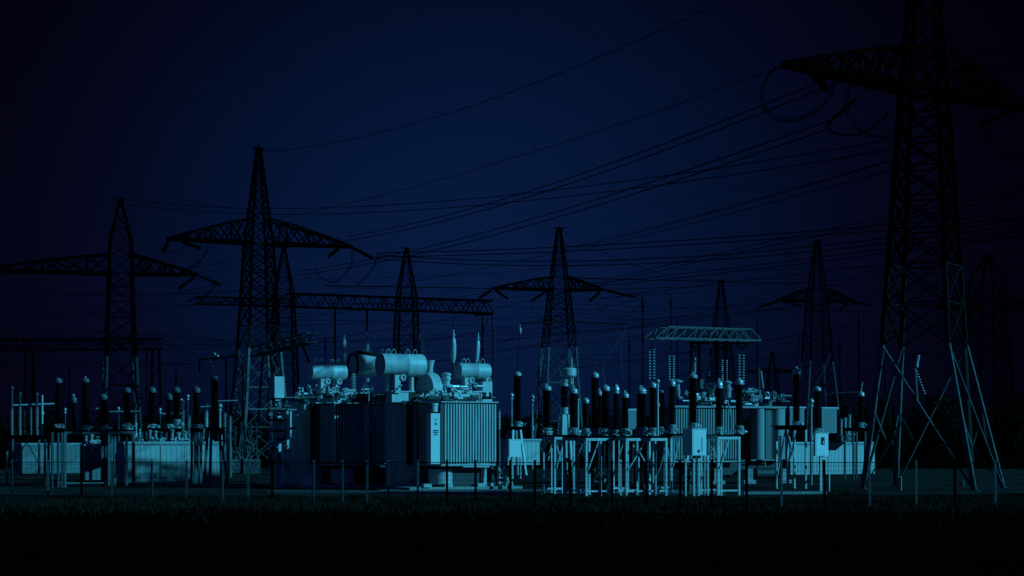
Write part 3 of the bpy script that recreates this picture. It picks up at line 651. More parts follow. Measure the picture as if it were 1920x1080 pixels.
cabinet('bright cabinet beside the tripod stand right of the transformers', 951, 954.5, 977, 825, 857, 128, [(958, .07), (973, .07)], 'none')

# ------------------------------------------------------------------ stands
def stand(label, pxc, Y, w_, d_, ztop, m='light', posts=None, sec=.12, rail=True, brace=True, splay=0, group='steel equipment stands', topm=None, rot=R30, rear=True):
    q = P(pxc, 0, Y); root = thing('steel_stand', label, 'stand', (q.x, Y, 0), rot, group)
    b = MB(); t = topm or m
    b.box2((-sec*.5, -sec*.6, ztop-.17), (w_+sec*.5, sec*.4, ztop)); b.box2((-sec*.6, sec*.4, ztop-.17), (sec*.4, d_, ztop)); b.box2((w_-sec*.4, sec*.4, ztop-.17), (w_+sec*.6, d_, ztop)); b.box2((-sec*.5, d_, ztop-.17), (w_+sec*.5, d_+sec, ztop))
    b.build('top_beam', t, root)
    b = MB(); b.box2((-.2, -.15, ztop), (w_+.2, d_+.2, ztop+.04)); b.build('top_plate', 'dark', root)
    P0 = posts or [0, w_]
    for y in ((0, d_) if rear else (0,)):
        for x in P0:
            b = MB(); s = sec if x in (P0[0], P0[-1]) else sec*.75; k = 1 if x > w_/2 else -1; ky = 1 if y else -1
            b.bar((x+k*splay, y+ky*splay, 0), (x, y, ztop-.17), s)
            b.box2((x+k*splay-.09, y+ky*splay-.09, 0), (x+k*splay+.09, y+ky*splay+.09, .02)); b.build('leg', m, root)
    if rail:
        b = MB()
        for y in (0, d_): b.box2((-.05, y-.03, .18), (w_+.05, y+.03, .25))
        b.build('bottom_rail', m, root)
    if brace:
        b = MB()
        h0, h1 = ztop*.45, ztop-.2
        b.bar((.05, -.08, h0), (w_*.45, -.08, h1), .07, .04); b.bar((w_-.05, d_-.08, h0), (w_*.55, d_-.08, h1), .07, .04)
        b.bar((-.07, .1, h1), (-.07, d_*.9, .4), .05); b.build('brace', m, root)
    return root
ZS = zz(819, 92)
stand('bright frame stand at the left end of the row of lit frames', 1040, 95.5, 1.0, .95, ZS+.05, 'light', posts=[0, .4, 1.0], sec=.085)
stand('brightest frame stand with a wide beam and three front posts', 1099, 91.5, 1.27, 1.8, ZS, 'light', posts=[0, .74, 1.27], sec=.095)
stand('bright wide frame stand under the thickest black insulator', 1174, 91.5, 2.06, 1.3, ZS, 'light', posts=[0, .56, 1.5, 2.06], sec=.09)
stand('dim frame stand behind the wide cabinet', 1258, 97, .9, 1.3, ZS+.1, 'galv', sec=.1, topm='mid')
stand('bright frame stand with long diagonal struts right of the wide cabinet', 1346, 92.5, 1.12, 1.5, ZS+.06, 'light', posts=[0, .17, 1.12], sec=.1)
stand('pale inner frame stand behind the brightest frame', 1150, 97, 1.1, 1.2, ZS, 'light', posts=[0, .3, .8, 1.1], sec=.07, brace=False, topm='mid')
stand('pale inner frame stand behind the thickest black insulator', 1215, 97.5, .9, 1.2, ZS, 'light', posts=[0, .28, .9], sec=.07, brace=False, topm='mid')
stand('slim stand under the tall insulator by the far transformer', 1477, 104, 1.1, .9, zz(799, 104), 'light', sec=.09, topm='dark', rail=False)
stand('splayed stand of the lone black insulator right of the transformers', 962, 140, .55, .55, zz(801, 140), 'galv', sec=.13, splay=.28, topm='dark', rail=False, brace=False)
stand('wide left stand with a pale long beam', 122, 107, 2.6, 1.1, zz(807, 107), 'frame', sec=.12, posts=[0, 2.45, 2.6], brace=False)
stand('shorter left stand extending the pale beam', 204, 108, 1.3, 1.0, zz(807, 108), 'steel', sec=.12, brace=False, rail=False)
stand('dark stand of the ribbed insulators at far left', 24, 110, 1.7, 1.0, zz(817, 110), 'steel', sec=.1, topm='dark', rail=False)
stand('dark low stand in front of the left container', 274, 122, 1.6, 1.0, zz(804, 122), 'mid', sec=.1, topm='dark', rail=False, brace=False)
stand('slim pale stand at the right of the left container', 366, 116, .33, .5, zz(804, 116), 'frame', sec=.12, topm='dark', rail=False, brace=False)
stand('splayed pale stand at the end of the left container', 396, 113, .7, .5, zz(803, 113), 'frame', sec=.12, splay=.14, topm='dark', rail=False, brace=False)
stand('dark stand at the left end of the pale beam', 98, 106, .5, .6, zz(804, 106), 'mid', sec=.1, topm='dark', rail=False, brace=False)
stand('dim stand of the insulator behind the big pylon', 1600, 128, .9, .8, zz(803, 128), 'mid', sec=.1, topm='dark', rail=False, brace=False)

# ------------------------------------------------------------------ black post insulators
def post(label, px, yt, yb, hw, Y, ycap, zbase, lean=0, horn=True, fit=True, mm='porc'):
    s = Y/F; r = hw*s*1.17; z1, z0, z2 = zz(yt, Y), zz(yb, Y), zz(ycap, Y); q = P(px, 0, Y)
    root = thing('post_insulator', label, 'insulator', (q.x, Y, zbase), R30, 'post insulators'); z0 -= zbase; z1 -= zbase; z2 -= zbase
    b = MB(); h = z1-z0; n = max(8, int(h/.095)); pr = [(r*.8, z0)]
    for i in range(n):
        a = z0+h*i/n; d = h/n; pr += [(r*.8, a+d*.08), (r, a+d*.3), (r*.97, a+d*.42), (r*.8, a+d*.8)]
    pr.append((r*.8, z1)); b.lathe(pr, (0,0,0), 18); b.build('porcelain', mm, root)
    b = MB(); c = z2-z1
    b.lathe([(r*.7, z1), (r*1.08, z1+.005), (r*1.08, z1+c*.18), (r*.86, z1+c*.2), (r*.86, z1+c*.3), (r*1.1, z1+c*.34), (r*1.02, z1+c*.55), (r*.7, z1+c*.8), (r*.3, z1+c*.96), (.02, z2)], (0,0,0), 20); b.build('cap', 'bright' if px > 420 else 'frame', root)  # left caps use the dimmed steel to imitate light falloff
    b = MB(); b.lathe([(r*1.25, 0), (r*1.25, z0*.16), (r*.8, z0*.2), (r*.9, z0*.55), (r*1.15, z0*.7), (r*1.2, z0*.78), (r*1.2, z0*.92), (r*.9, z0)], (0,0,0), 20); b.build('base_flange', 'galv', root)
    if horn:
        b = MB(); rt = random.Random(int(px)*3); k = rt.random(); b.tube((0,0,z2-.02), (rt.uniform(-.04,.04),0,z2+rt.uniform(.03,.1)), .018, n=8)
        if k < .35: b.ring((0,0,z2+.05), .05, .014, (0,1,0), 10)
        elif k < .7: b.ball((rt.uniform(-.08,.08), 0, z2+.03), .035); b.tube((0,0,z2-.03), (rt.uniform(-.1,.1), 0, z2+.06), .014, n=6); b.build('terminal', 'bright', root)
    if fit and z0 > .12:
        rr = random.Random(int(px))
        for k in range(9):
            b = MB(); a = rr.uniform(-2.8, .5); R = r*rr.uniform(1.15, 2.0); c = (R*math.cos(a), R*math.sin(a), z0*rr.uniform(.15, .6))
            if k % 3 == 0: b.ring(c, .06, .022, (math.cos(a), math.sin(a), 0), 10); nm = 'ring_bolt'
            elif k % 3 == 1: b.ball(c, .05); nm = 'knob'
            else: b.tube(c, (c[0]*1.15, c[1]*1.15, c[2]), .05, n=10); nm = 'stub_pipe'
            b.build(nm, 'bright', root)
    return root
ZT_ = ZS + .04
for a in [
    ('black insulator with a domed cap at the left end of the lit frames', 1025, 732, 802, 7.6, 96, 722, ZS+.09),
    ('black insulator beside the grey top box, right of the leftmost on the lit frames', 1075, 738, 802, 7.2, 96.2, 726, ZS+.09),
    ('short slim black insulator left of the tallest in the middle group', 1098, 756, 803, 5.6, 97, 745, ZS+.04),
    ('tallest black insulator of the middle group with a small loop on top', 1115, 708, 803, 6.6, 93, 697, ZT_),
    ('black insulator with a wide pale bell cap right of the tallest one', 1135, 733, 803, 7.2, 92.4, 721, ZT_),
    ('dim black insulator half hidden behind the pale bell cap', 1124, 742, 803, 5.4, 96.5, 730, ZS+.04),
    ('black insulator with a tall conical cap in the middle group', 1155, 738, 806, 5.2, 98, 720, ZS+.04),
    ('black insulator with two stacked rings standing over the gap between frames', 1172, 746, 803, 6.2, 93, 735, ZT_),
    ('thickest black insulator with a ringed dome cap on the wide frame', 1202, 738, 801, 8.6, 92.3, 725, ZT_),
    ('black insulator just left of the pale rod with a ball top', 1224, 727, 802, 6.2, 93.5, 716, ZT_),
    ('plain dark insulator right of the pale rod with a ball top', 1240, 736, 800, 5.6, 97.5, 729, ZS+.04),
    ('dark insulator left of the wide cabinet below dim glass strings', 1260, 724, 796, 5.6, 97.4, 711, ZS+.14),
    ('tall black insulator standing over the wide bright cabinet', 1299, 709, 793, 7.4, 91.4, 700, zz(804, 91.4)),
    ('black insulator over the bright frame with diagonal struts', 1348, 728, 800, 6.1, 93, 712, ZS+.1),
    ('black insulator at the right end of the bright frame with struts', 1386, 721, 798, 6.4, 93.8, 709, ZS+.1),
    ('very tall black insulator on a slim stand by the far transformer', 1493, 702, 790, 6.2, 104.6, 689, zz(799, 104.6)+.04),
    ('black insulator behind the pale cabinet with the dark window', 1532, 733, 803, 6.2, 98.6, 724, zz(812, 98.6)),
    ('dim black insulator left of the big pylon legs', 1614, 743, 792, 5.6, 128.5, 733, zz(803, 128.5)+.04),
    ('lone black insulator on a splayed stand right of the transformers', 970, 705, 790, 6.3, 140.4, 696, zz(801, 140.4)+.04),
    ('leftmost tall black insulator at the left end of the pale beam', 109, 718, 794, 6.1, 106.5, 708, zz(804, 106.5)+.04),
    ('tall black insulator over the left part of the pale beam', 160, 717, 796, 6.1, 107.4, 708, zz(807, 107.4)+.04),
    ('short black insulator with bright fittings between two tall ones', 138, 755, 803, 4.8, 108.2, 742, zz(807, 108.2)+.04),
    ('short black insulator over the right part of the pale beam', 194, 749, 796, 6.2, 108, 738, zz(807, 108)+.04),
    ('black insulator above the left end of the pale container', 238, 736, 792, 6.2, 108.6, 726, zz(807, 108.6)+.04),
    ('black insulator above the middle of the pale container', 285, 736, 795, 6.4, 122.3, 725, zz(804, 122.3)+.04),
    ('shortest black insulator above the pale container', 317, 749, 795, 5.5, 122.7, 737, zz(804, 122.7)+.04),
    ('black insulator with a double base right of the shortest one', 331, 736, 786, 6.2, 123, 725, zz(804, 123)+.04),
    ('black insulator on the slim pale stand above the container', 368, 736, 795, 6.2, 116.3, 724, zz(804, 116.3)+.04),
    ('tallest black insulator of the left group at the container end', 402, 715, 799, 6.6, 113.4, 704, zz(803, 113.4)+.04)]: post(*a)
# voltage transformer with a grey top box
q = P(1058, 0, 103); vt = thing('voltage_transformer', 'grey box on a short black insulator beside the middle pylon', 'transformer', (q.x, 103, 0), R30)
b = MB(); r = .19; z1, z0 = zz(724, 103), zz(764, 103); pr = []
for i in range(12): a = z0+(z1-z0)*i/12; d = (z1-z0)/12; pr += [(r*.75, a), (r, a+d*.3), (r*.97, a+d*.45), (r*.75, a+d*.85)]
b.lathe(pr, (0,0,0), 18); b.build('porcelain', 'porc', vt)
b = MB(); b.lathe([(.2, z1), (.2, z1+.1), (.15, z1+.12), (.18, z1+.2), (.2, z1+.32), (.1, z1+.34)], (0,0,0), 18); b.build('upper_flange', 'bright', vt); b = MB(); b.lathe([(.15, z0-.34), (.2, z0-.3), (.2, z0-.16), (.16, z0-.14), (.2, z0-.08), (.2, z0)], (0,0,0), 18); b.build('lower_flange', 'bright', vt)
zt0, zt1 = zz(706, 103), zz(690, 103); b = MB()
b.lathe([(.08, zt0-.08), (.36, zt0), (.4, zt0+.06), (.4, zt1-.05), (.34, zt1), (.05, zt1+.01)], (.22, 0, 0), 20); b.build('top_box', 'paint', vt)
b = MB(); ribbed(b, (.4,0,zt1), (.4,0,zt1+.5), .09, .1); b.bar((.4,0,z1+.1), (.4,0,zt0), .05); b.bar((.5,0,z1-.3), (.5,0,zt0), .04); b.build('top_bushing', 'galv', vt)
for x, y in ((-.25, -.25), (.25, -.25), (.25, .25), (-.25, .25)):
    b = MB(); b.bar((x*1.3, y*1.3, 0), (x*.6, y*.6, z0-.34), .12); b.build('leg', 'light', vt)
# pale rod with ball
def rod(label, px, y0, y1, Y, r, ball, zb, m='light', cat='rod'):
    q = P(px, 0, Y); root = thing('earthing_rod', label, cat, (q.x, Y, zb)); z0, z1 = zz(y1, Y)-zb, zz(y0, Y)-zb
    b = MB(); b.tube((0,0,0), (0,0,z1), r, r*.8, 10); b.lathe([(r*1.6, z1*.55), (r*1.6, z1*.62)], (0,0,0), 10); b.build('shaft', m, root)
    b = MB(); b.ball((0,0,z1+ball*.7), ball, 14); b.lathe([(ball*.8, z1-.16), (ball*.8, z1-.1), (ball*.5, z1-.08), (ball*.5, z1)], (0,0,0), 12); b.build('head', 'bright', root)
rod('bright pale rod with a ball top among the middle insulators', 1233, 718, 803, 92.2, .055, .1, ZT_)
rod('thin pale rod left of the lone black insulator', 959, 745, 800, 165, .1, .2, 0, 'galv')
rod('thin pale rod right of the lone black insulator', 998, 748, 800, 165, .1, .2, 0, 'galv')
rod('pale rod between the black insulators at far left', 146, 765, 805, 107.6, .06, .12, zz(807, 107.6), 'galv')
rod('bright short rod beside the ribbed insulators at far left', 79, 745, 806, 109, .06, .07, zz(817, 109), 'light')
rod('pale rod right of the short slim insulator', 1084, 752, 803, 99, .05, .07, 0, 'light')
rod('pale slim rod beside the cabinet with the dark window', 1521, 757, 812, 112, .07, .16, 0, 'galv')
# ribbed light insulators
def rib(label, px, y0, y1, r, Y, zb, m='pale', top=0):
    m = 'dim' if px < 440 and px != 387 else m  # left ones swap to the darkened copy, imitating weaker light
    q = P(px, 0, Y); root = thing('ribbed_insulator', label, 'insulator', (q.x, Y, zb), 0, 'pale ribbed insulators'); z0, z1 = zz(y1, Y)-zb, zz(y0, Y)-zb
    b = MB(); ribbed(b, (0,0,z0), (0,0,z1), r, .11, 14, .5); b.build('porcelain', m, root)
    b = MB(); b.lathe([(r*.9, 0), (r*.9, max(.04, z0*.5)), (r*.5, max(.05, z0))], (0,0,0), 12); b.build('base_fitting', 'frame', root); b = MB(); b.lathe([(r*.5, z1), (r*.8, z1+.02), (r*.8, z1+.1), (r*.3, z1+.14)], (0,0,0), 12)
    b.build('top_fitting', 'frame', root)
    if top: b = MB(); b.tube((0,0,z1+.1), (0,0,z1+top), r*.55, n=10); b.lathe([(r*.6, z1+top), (r*.95, z1+top+.03), (r*.95, z1+top+.15), (r*.3, z1+top+.2)], (0,0,0), 12); b.build('upper_rod', 'mid', root)
zf = zz(817, 110)+.04
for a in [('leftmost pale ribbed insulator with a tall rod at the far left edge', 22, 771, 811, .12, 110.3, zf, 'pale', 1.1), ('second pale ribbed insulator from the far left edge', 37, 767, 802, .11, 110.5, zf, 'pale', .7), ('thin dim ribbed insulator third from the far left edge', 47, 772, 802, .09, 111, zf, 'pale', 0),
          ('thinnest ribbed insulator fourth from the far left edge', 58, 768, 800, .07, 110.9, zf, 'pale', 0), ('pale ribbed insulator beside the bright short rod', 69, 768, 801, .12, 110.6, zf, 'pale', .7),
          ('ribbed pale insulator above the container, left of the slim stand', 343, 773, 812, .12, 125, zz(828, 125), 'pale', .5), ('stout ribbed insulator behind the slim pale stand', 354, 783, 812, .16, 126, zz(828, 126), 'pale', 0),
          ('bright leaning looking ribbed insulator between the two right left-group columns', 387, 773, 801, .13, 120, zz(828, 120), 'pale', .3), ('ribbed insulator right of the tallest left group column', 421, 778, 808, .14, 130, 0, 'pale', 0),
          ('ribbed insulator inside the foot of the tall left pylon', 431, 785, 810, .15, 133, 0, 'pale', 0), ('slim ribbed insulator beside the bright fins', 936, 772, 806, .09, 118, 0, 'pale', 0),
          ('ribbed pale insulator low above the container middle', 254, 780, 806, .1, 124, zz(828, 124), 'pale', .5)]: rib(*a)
b = MB(); qa, qb = P(20, 760, 110.3), P(102, 757, 111.3); b.tube(qa, qb, .045, n=8); tag(b.build('bus_bar', 'galv'), 'thin pale bar across the ribbed insulators at far left', 'bar')
b = MB(); qa, qb = P(60, 760, 110), P(66, 757, 110); b.tube(P(168, 767, 108), P(184, 766, 108.5), .04, n=8); tag(b.build('bus_bar', 'light'), 'short bright bar between two tall left insulators', 'bar')

# gear on the container roofs and in the left bay: breakers with drums
def breaker(label, px, Y, zb, seed, wpx=26, hpx=22, m='mid', cat='switchgear'):
    tall = hpx > 50
    q = P(px, 0, Y); root = thing('circuit_breaker', label, cat, (q.x, Y, zb), R30, 'small switchgear'); s = Y/F; W, Hh = wpx*s/.866, hpx*s; rr = random.Random(seed)
    b = MB(); b.box2((-W/2, -.25, 0), (W/2, .25, Hh*.3)); b.build('base', m, root)
    for k in range(3):
        x = -W/2 + W*(k+.5)/3; b = MB(); h = Hh*rr.uniform(.5, 1); ribbed(b, (x, 0, Hh*.3), (x, 0, Hh*.3+h), W*.1, .07, 12, .6); b.lathe([(W*.11, Hh*.3+h), (W*.13, Hh*.3+h+.05), (.02, Hh*.3+h+.12)], (x, 0, 0), 12); b.build('pole', 'mid' if tall else 'pale' if k % 2 else 'galv', root)
    b = MB()
    for k in range(22 if tall else 8):
        b.ball((rr.uniform(-W/2, W/2), -.3, rr.uniform(.05, Hh*(.9 if tall else .5))), .055); b.tube((rr.uniform(-W/2, W/2), -.3, rr.uniform(0, Hh*(.9 if tall else .4))), (rr.uniform(-W/2, W/2), rr.uniform(-.3, .3), rr.uniform(0, Hh*(.9 if tall else .6))), .03, n=6)
    b.build('linkage', 'frame' if tall else 'light', root); return root
zr = zz(832, 119.5)+.12
for i, (px, Y, zb, w_, h_, lab) in enumerate([(255, 119.5, zz(832, 119.5)+.11, 20, 26, 'small switchgear on the container roof near its left end'), (292, 120.6, zz(832, 120.6)+.08, 30, 20, 'small switchgear on the middle of the container roof'),
        (335, 121.5, zz(832, 121.5)+.05, 34, 20, 'low wide switchgear on the container roof under the double base'), (383, 122.5, zz(832, 122.5)+.02, 28, 22, 'small switchgear on the right end of the container roof'),
        (1585, 141.5, zz(832, 141.5)+.1, 26, 40, 'dim switchgear on the right container roof'), (172, 125.2, zz(836, 125.2)+.11, 30, 14, 'dim switchgear above the left beam stand'),
        (440, 150, 0, 34, 84, 'tangle of switchgear inside the foot of the tall left pylon'), (470, 146, 0, 30, 90, 'tangle of pale switchgear beside the tall box column'), (1060, 99, 0, 20, 70, 'small switchgear low inside the leftmost lit frame'),
        (1118, 94.5, .0, 26, 60, 'dark switchgear low inside the brightest frame'), (1200, 94.8, .0, 30, 60, 'dark switchgear low inside the wide frame'), (1298, 97, .0, 24, 56, 'small switchgear behind the posts of the wide cabinet')]):
    breaker(lab, px, Y, zb, 40+i, w_, h_)

for a in [('thin post with ball top between the double base and slim stand', 352, 745, 800, 124, .05, .1, 0, 'mid'), ('dim pole rising beside the slim pale stand', 340, 752, 815, 126, .06, .09, 0, 'mid'), ('dim pole left of the shortest black insulator', 300, 770, 820, 126, .06, .1, 0, 'mid'),
          ('grey drum topped pole beside the tallest left insulator', 412, 765, 812, 128, .1, .16, 0, 'galv'), ('dim pole at the left end of the pale container', 222, 768, 830, 125, .06, .1, 0, 'mid'), ('dim pole behind the tall left insulators', 122, 770, 830, 128, .06, .1, 0, 'mid')]: rod(*a)
for i, (x0, x1, py, Y, lab) in enumerate([(375, 400, 763, 118, 'short bar between the two rightmost left group insulators'), (408, 445, 752, 135, 'thin bar into the foot of the tall left pylon'), (205, 262, 772, 121, 'dim thin bar over the left end of the pale container'), (300, 345, 776, 124, 'dim thin bar over the middle of the pale container')]):
    b = MB(); b.tube(P(x0, py, Y), P(x1, py-1, Y+1), .045, n=8); tag(b.build('bus_bar', 'frame'), lab, 'bar')
# ------------------------------------------------------------------ wire fence
fence_posts = [(22, 930, 0), (90, 931, 0), (152, 931, 1), (210, 932, 0), (285, 934, 0), (350, 935, 0), (417, 937, 0), (465, 938, 0), (510, 941, 1), (588, 940, 0), (642, 942, 0), (689, 943, 0), (728, 944, 0), (784, 945, 0), (838, 945, 1), (891, 946, 1), (957, 948, 1), (1003, 949, 1), (1070, 952, 1),
               (1147, 953, 1), (1212, 955, 1), (1275, 955, 1), (1335, 957, 1), (1400, 955, 1), (1465, 952, 0), (1545, 950, 1), (1630, 948, 0), (1718, 947, 0), (1790, 946, 1), (1866, 945, 0), (1940, 944, 0)]
fn = thing('wire_fence', 'long low wire mesh fence along the front of the substation', 'fence', (0, 0, 0))
tops = []
for px, py, dk in fence_posts:
    Y = H*F/(py-HZ); p = P(px, py, Y); zt = zz(864, Y); tops.append(Vector((p.x, Y, zt)))
    b = MB(); sx = .038 if not dk else .045; ln = random.uniform(-.022, .022); b.bar((p.x-ln, Y, 0), (p.x, Y, zt), sx*2); b.box2((p.x-sx-.01, Y-sx-.01, zt), (p.x+sx+.01, Y+sx+.01, zt+.03))
    b.build('post', 'dark' if dk else 'frame', fn)
b = MB()
for a, c in zip(tops, tops[1:]):
    b.bar(a-Vector((0,0,.06)), c-Vector((0,0,.06)), .028); n = int((c-a).length/.075)
    for i in range(1, n):
        q = a.lerp(c, i/n); b.bar((q.x, q.y, .06), (q.x, q.y, q.z-.06), .0085)
    for k in range(1, 9):
        z = k/9; b.bar((a.x, a.y, a.z*z), (c.x, c.y, c.z*z), .0085)
b.build('mesh_panel', 'dark', fn)
b = MB()
for px, Y, y0, y1 in ((1686, 103, 893, 0), (1801, 104, 890, 0)):
    q = P(px, 0, Y)
for i, (px, Y, h) in enumerate([(1686, 101, .66), (1803, 110, .3)]):
    q = P(px, 0, Y); b = MB(); b.lathe([(.16, 0), (.15, h), (.05, h+.02)], (0,0,0), 4); tag(b.build('marker_stone', 'conc', None, (q.x, Y, 0), .5), ['pale upright marker stone between the feet of the big pylon', 'small pale stub block right of the near leg of the big pylon'][i], 'marker')

# ------------------------------------------------------------------ overhead cables
def cable(label, p0, p1, via=None, r=.022, off=(0,0,0), group='overhead cables'):
    o = Vector(off); A, C = P(*p0)+o, P(*p1)+o; sag = 0
    if via:
        lo, hi = 0., 1.
        for _ in range(40):
            m = (lo+hi)/2; q = A.lerp(C, m); x = 960+F*(q.x-o.x)/q.y
            if (x < via[0]) == (p0[0] < p1[0]): lo = m
            else: hi = m
        q = A.lerp(C, lo)-o; sag = (q.z - zz(via[1], q.y))/(4*lo*(1-lo))
    b = MB(); n = 40; r *= 1.35; b.path([A.lerp(C, i/n) - Vector((0,0,4*sag*(i/n)*(1-i/n))) for i in range(n+1)], r, 5)
    return tag(b.build('overhead_cable', 'wire', None, None), label, 'cable', group)
def twin(label, p0, p1, via, r=.02, d=.38):
    r *= 1.15
    cable('upper of two ' + label, p0, p1, via, r, (0,0,d/2)); cable('lower of two ' + label, p0, p1, via, r, (0,0,-d/2))
cable('topmost earth wire from the tall left pylon peak out of the top', (484, 286, 193), (1722, -190, 104), (1000, 157), .02)
cable('thin wire from the tall left pylon shoulder to the big crossarm tip', (512, 411, 192), (1482, 120, 98), (820, 338), .016)
twin('heavy cables from tall left crossarm to big crossarm beside its loop', (648, 447, 200), (1572, 146, 99), (1220, 285), .022)
twin('heavy cables ending at the long string under the big crossarm', (560, 512, 215), (1548, 236, 101), (1000, 415), .022)
twin('cables from the far left pylon peak to the big pylon shaft', (228, 377, 228), (1694, 267, 104), (1000, 368), .018, .5)
twin('cables rising from the middle pylon top to the big pylon shaft', (1052, 472, 250), (1692, 304, 105), (1300, 412), .018, .5)
cable('faint wire just above the cables to the big pylon shaft', (500, 560, 215), (1690, 296, 108), (1075, 466), .014)
twin('cables from tall left crossarm to the right edge, upper run', (706, 478, 195), (1930, 402, 150), (1160, 462), .026)
twin('cables from tall left crossarm to the right edge, lower run', (706, 481, 195), (1930, 412, 150), (1030, 494), .026)
twin('cables sweeping up from the middle crossarm to the right edge', (1090, 540, 250), (1930, 360, 150), (1440, 458), .024)
twin('cables leaving the middle crossarm almost level', (1110, 535, 252), (1930, 436, 160), (1440, 498), .026)
cable('wire passing over the slim right pylon peak', (1130, 560, 262), (1930, 470, 170), (1560, 507), .026)
cable('level dark wire from the gantry to the middle crossarm tip', (610, 536, 215), (924, 541, 245), (760, 538), .04)
cable('level wire from the middle pylon to the slim right pylon', (1075, 521, 254), (1530, 532, 270), (1350, 528), .035)
cable('level wire from the slim right pylon to the right edge', (1534, 533, 270), (1930, 545, 290), (1700, 541), .03)
cable('wire from the middle pylon peak down to the slim thin pylon', (1050, 429, 256), (1352, 526, 330), (1200, 500), .02)
cable('wire from the middle pylon peak rising to the upper right', (1052, 428, 256), (1930, 200, 140), (1400, 345), .014)
cable('wire from the slim right pylon peak to the upper right edge', (1532, 452, 270), (1930, 330, 180), (1700, 405), .016)
cable('wire from the slim right pylon peak down to the left', (1532, 452, 270), (1130, 560, 240), (1380, 505), .016)
low = [((250, 505, 225), (460, 487, 195), (360, 500)), ((256, 560, 222), (460, 520, 195), (350, 545)), ((330, 520, 226), (640, 448, 198), (480, 490)), ((0, 560, 220), (225, 545, 226), (110, 556)), ((0, 590, 210), (460, 560, 195), (230, 585)),
       ((480, 600, 190), (930, 545, 245), (760, 572)), ((560, 640, 170), (1000, 560, 245), (800, 606)), ((700, 655, 165), (1200, 560, 255), (960, 612)), ((790, 682, 160), (1420, 560, 265), (1100, 630)), ((930, 640, 170), (1530, 572, 268), (1220, 608)),
       ((1080, 690, 160), (1650, 600, 220), (1350, 652)), ((1100, 640, 180), (1660, 560, 240), (1400, 604)), ((1180, 720, 150), (1660, 625, 200), (1420, 678)), ((560, 600, 200), (1000, 620, 230), (800, 606)), ((640, 570, 222), (1215, 585, 240), (900, 574)),
       ((1060, 570, 250), (1700, 585, 250), (1400, 580)), ((1430, 700, 170), (1660, 655, 180), (1550, 680)), ((1430, 640, 190), (1662, 590, 200), (1550, 617)), ((0, 615, 190), (440, 640, 180), (220, 624)), ((1800, 455, 150), (1930, 438, 140), (1860, 448)), ((1790, 110, 100), (1930, 80, 98), (1860, 97)), ((1790, 135, 101), (1930, 112, 99), (1860, 125))]
LN = ['faint wire from the far left crossarm to the tall left pylon', 'faint lower wire between the two left pylons', 'wire passing in front of the tall left pylon crossarm', 'faint wire at the left edge below the far left crossarm', 'faint wire crossing the far left pylon shaft',
      'wire rising from the tall left pylon to the gantry beam end', 'wire rising over the left round tank to the middle pylon', 'wire rising over the left bushings to the middle crossarm', 'wire rising over the right round tanks', 'wire rising from right of the transformers to the slim pylon',
      'wire rising over the glass strings to the big pylon', 'wire passing above the grey truss to the big pylon', 'low wire rising over the far transformer to the big pylon', 'nearly level wire below the portal beam', 'nearly level wire behind the portal beam',
      'nearly level wire right of the middle pylon', 'low wire right of the tiny distant pylon', 'wire between the truss end and the big pylon', 'low faint wire left of the tall left pylon', 'faint wire right of the big pylon shaft', 'faint wire beyond the right half of the big crossarm, upper', 'faint wire beyond the right half of the big crossarm, lower']
for (a, c, v), lab in zip(low, LN): cable(lab, a, c, v, .018)
rr = random.Random(17)
for i in range(34):
    k = i % 3; Y0, Y1 = rr.uniform(200, 300), rr.uniform(200, 300)
    if k == 0: x0, x1, y0 = -20, rr.uniform(430, 620), rr.uniform(535, 690); y1 = y0 + rr.uniform(-45, 20)
    elif k == 1: x0, x1, y0 = rr.uniform(300, 700), rr.uniform(1150, 1500), rr.uniform(520, 690); y1 = y0 + rr.uniform(-75, 10)
    else: x0, x1, y0 = rr.uniform(900, 1250), rr.uniform(1660, 1940), rr.uniform(500, 680); y1 = y0 + rr.uniform(-75, 5)
    cable('faint thin wire among the many crossing low behind the equipment', (x0, y0, Y0), (x1, y1, Y1), ((x0+x1)/2, (y0+y1)/2 + rr.uniform(4, 16)), .016, group='faint wires crossing low behind the equipment')
for px, y0, Y in [(905, 600, 180), (1010, 690, 200), (1205, 560, 210), (1258, 555, 230), (1270, 600, 240), (1610, 590, 230), (1575, 640, 210), (1420, 610, 220), (130, 690, 200), (275, 660, 210), (330, 700, 190), (455, 690, 180), (610, 640, 200), (1180, 640, 220), (1690, 620, 200), (1880, 600, 210), (60, 670, 190)]:
    q = P(px, 0, Y); h = zz(y0, Y); b = MB(); b.tube((0,0,0), (0,0,h), .09, .05, 8); b.tube((0,0,h*.93), (0,0,h*.97), .1, n=8); b.lathe([(.08, h), (.1, h+.1), (.02, h+.2)], (0,0,0), 8)
    tag(b.build('slim_mast', 'dark', None, (q.x, Y, 0)), 'slim dark mast among those standing far behind the equipment', 'mast', 'slim dark masts far behind')
def loop(label, pts, Y, r=.026, dup=.0, grp='jumper loops'):
    b = MB()
    b.path(smooth_pts([P(x, y, Y + .15*i) for i, (x, y) in enumerate(pts)], 7), r, 6)
    if dup: b.path(smooth_pts([P(x+dup*(1 if i < len(pts)/2 else -.6), y-dup*.6, Y+.15*i+.2) for i, (x, y) in enumerate(pts)], 7), r, 6)
    tag(b.build('jumper_loop', 'wire'), label, 'cable', grp)
loop('biggest round jumper loop hanging from the left tip of the big crossarm', [(1484, 118), (1450, 130), (1428, 165), (1430, 200), (1450, 222), (1482, 228), (1525, 213), (1556, 182), (1568, 145)], 99, .028, 5)
loop('second jumper loop nearer the big pylon shaft', [(1618, 150), (1592, 165), (1584, 198), (1598, 232), (1625, 252), (1655, 258), (1676, 255)], 101, .026, 5)
loop('shallow jumper loop below the second one', [(1550, 238), (1562, 249), (1585, 254), (1615, 250), (1650, 230), (1672, 204)], 101.5, .026, 2)
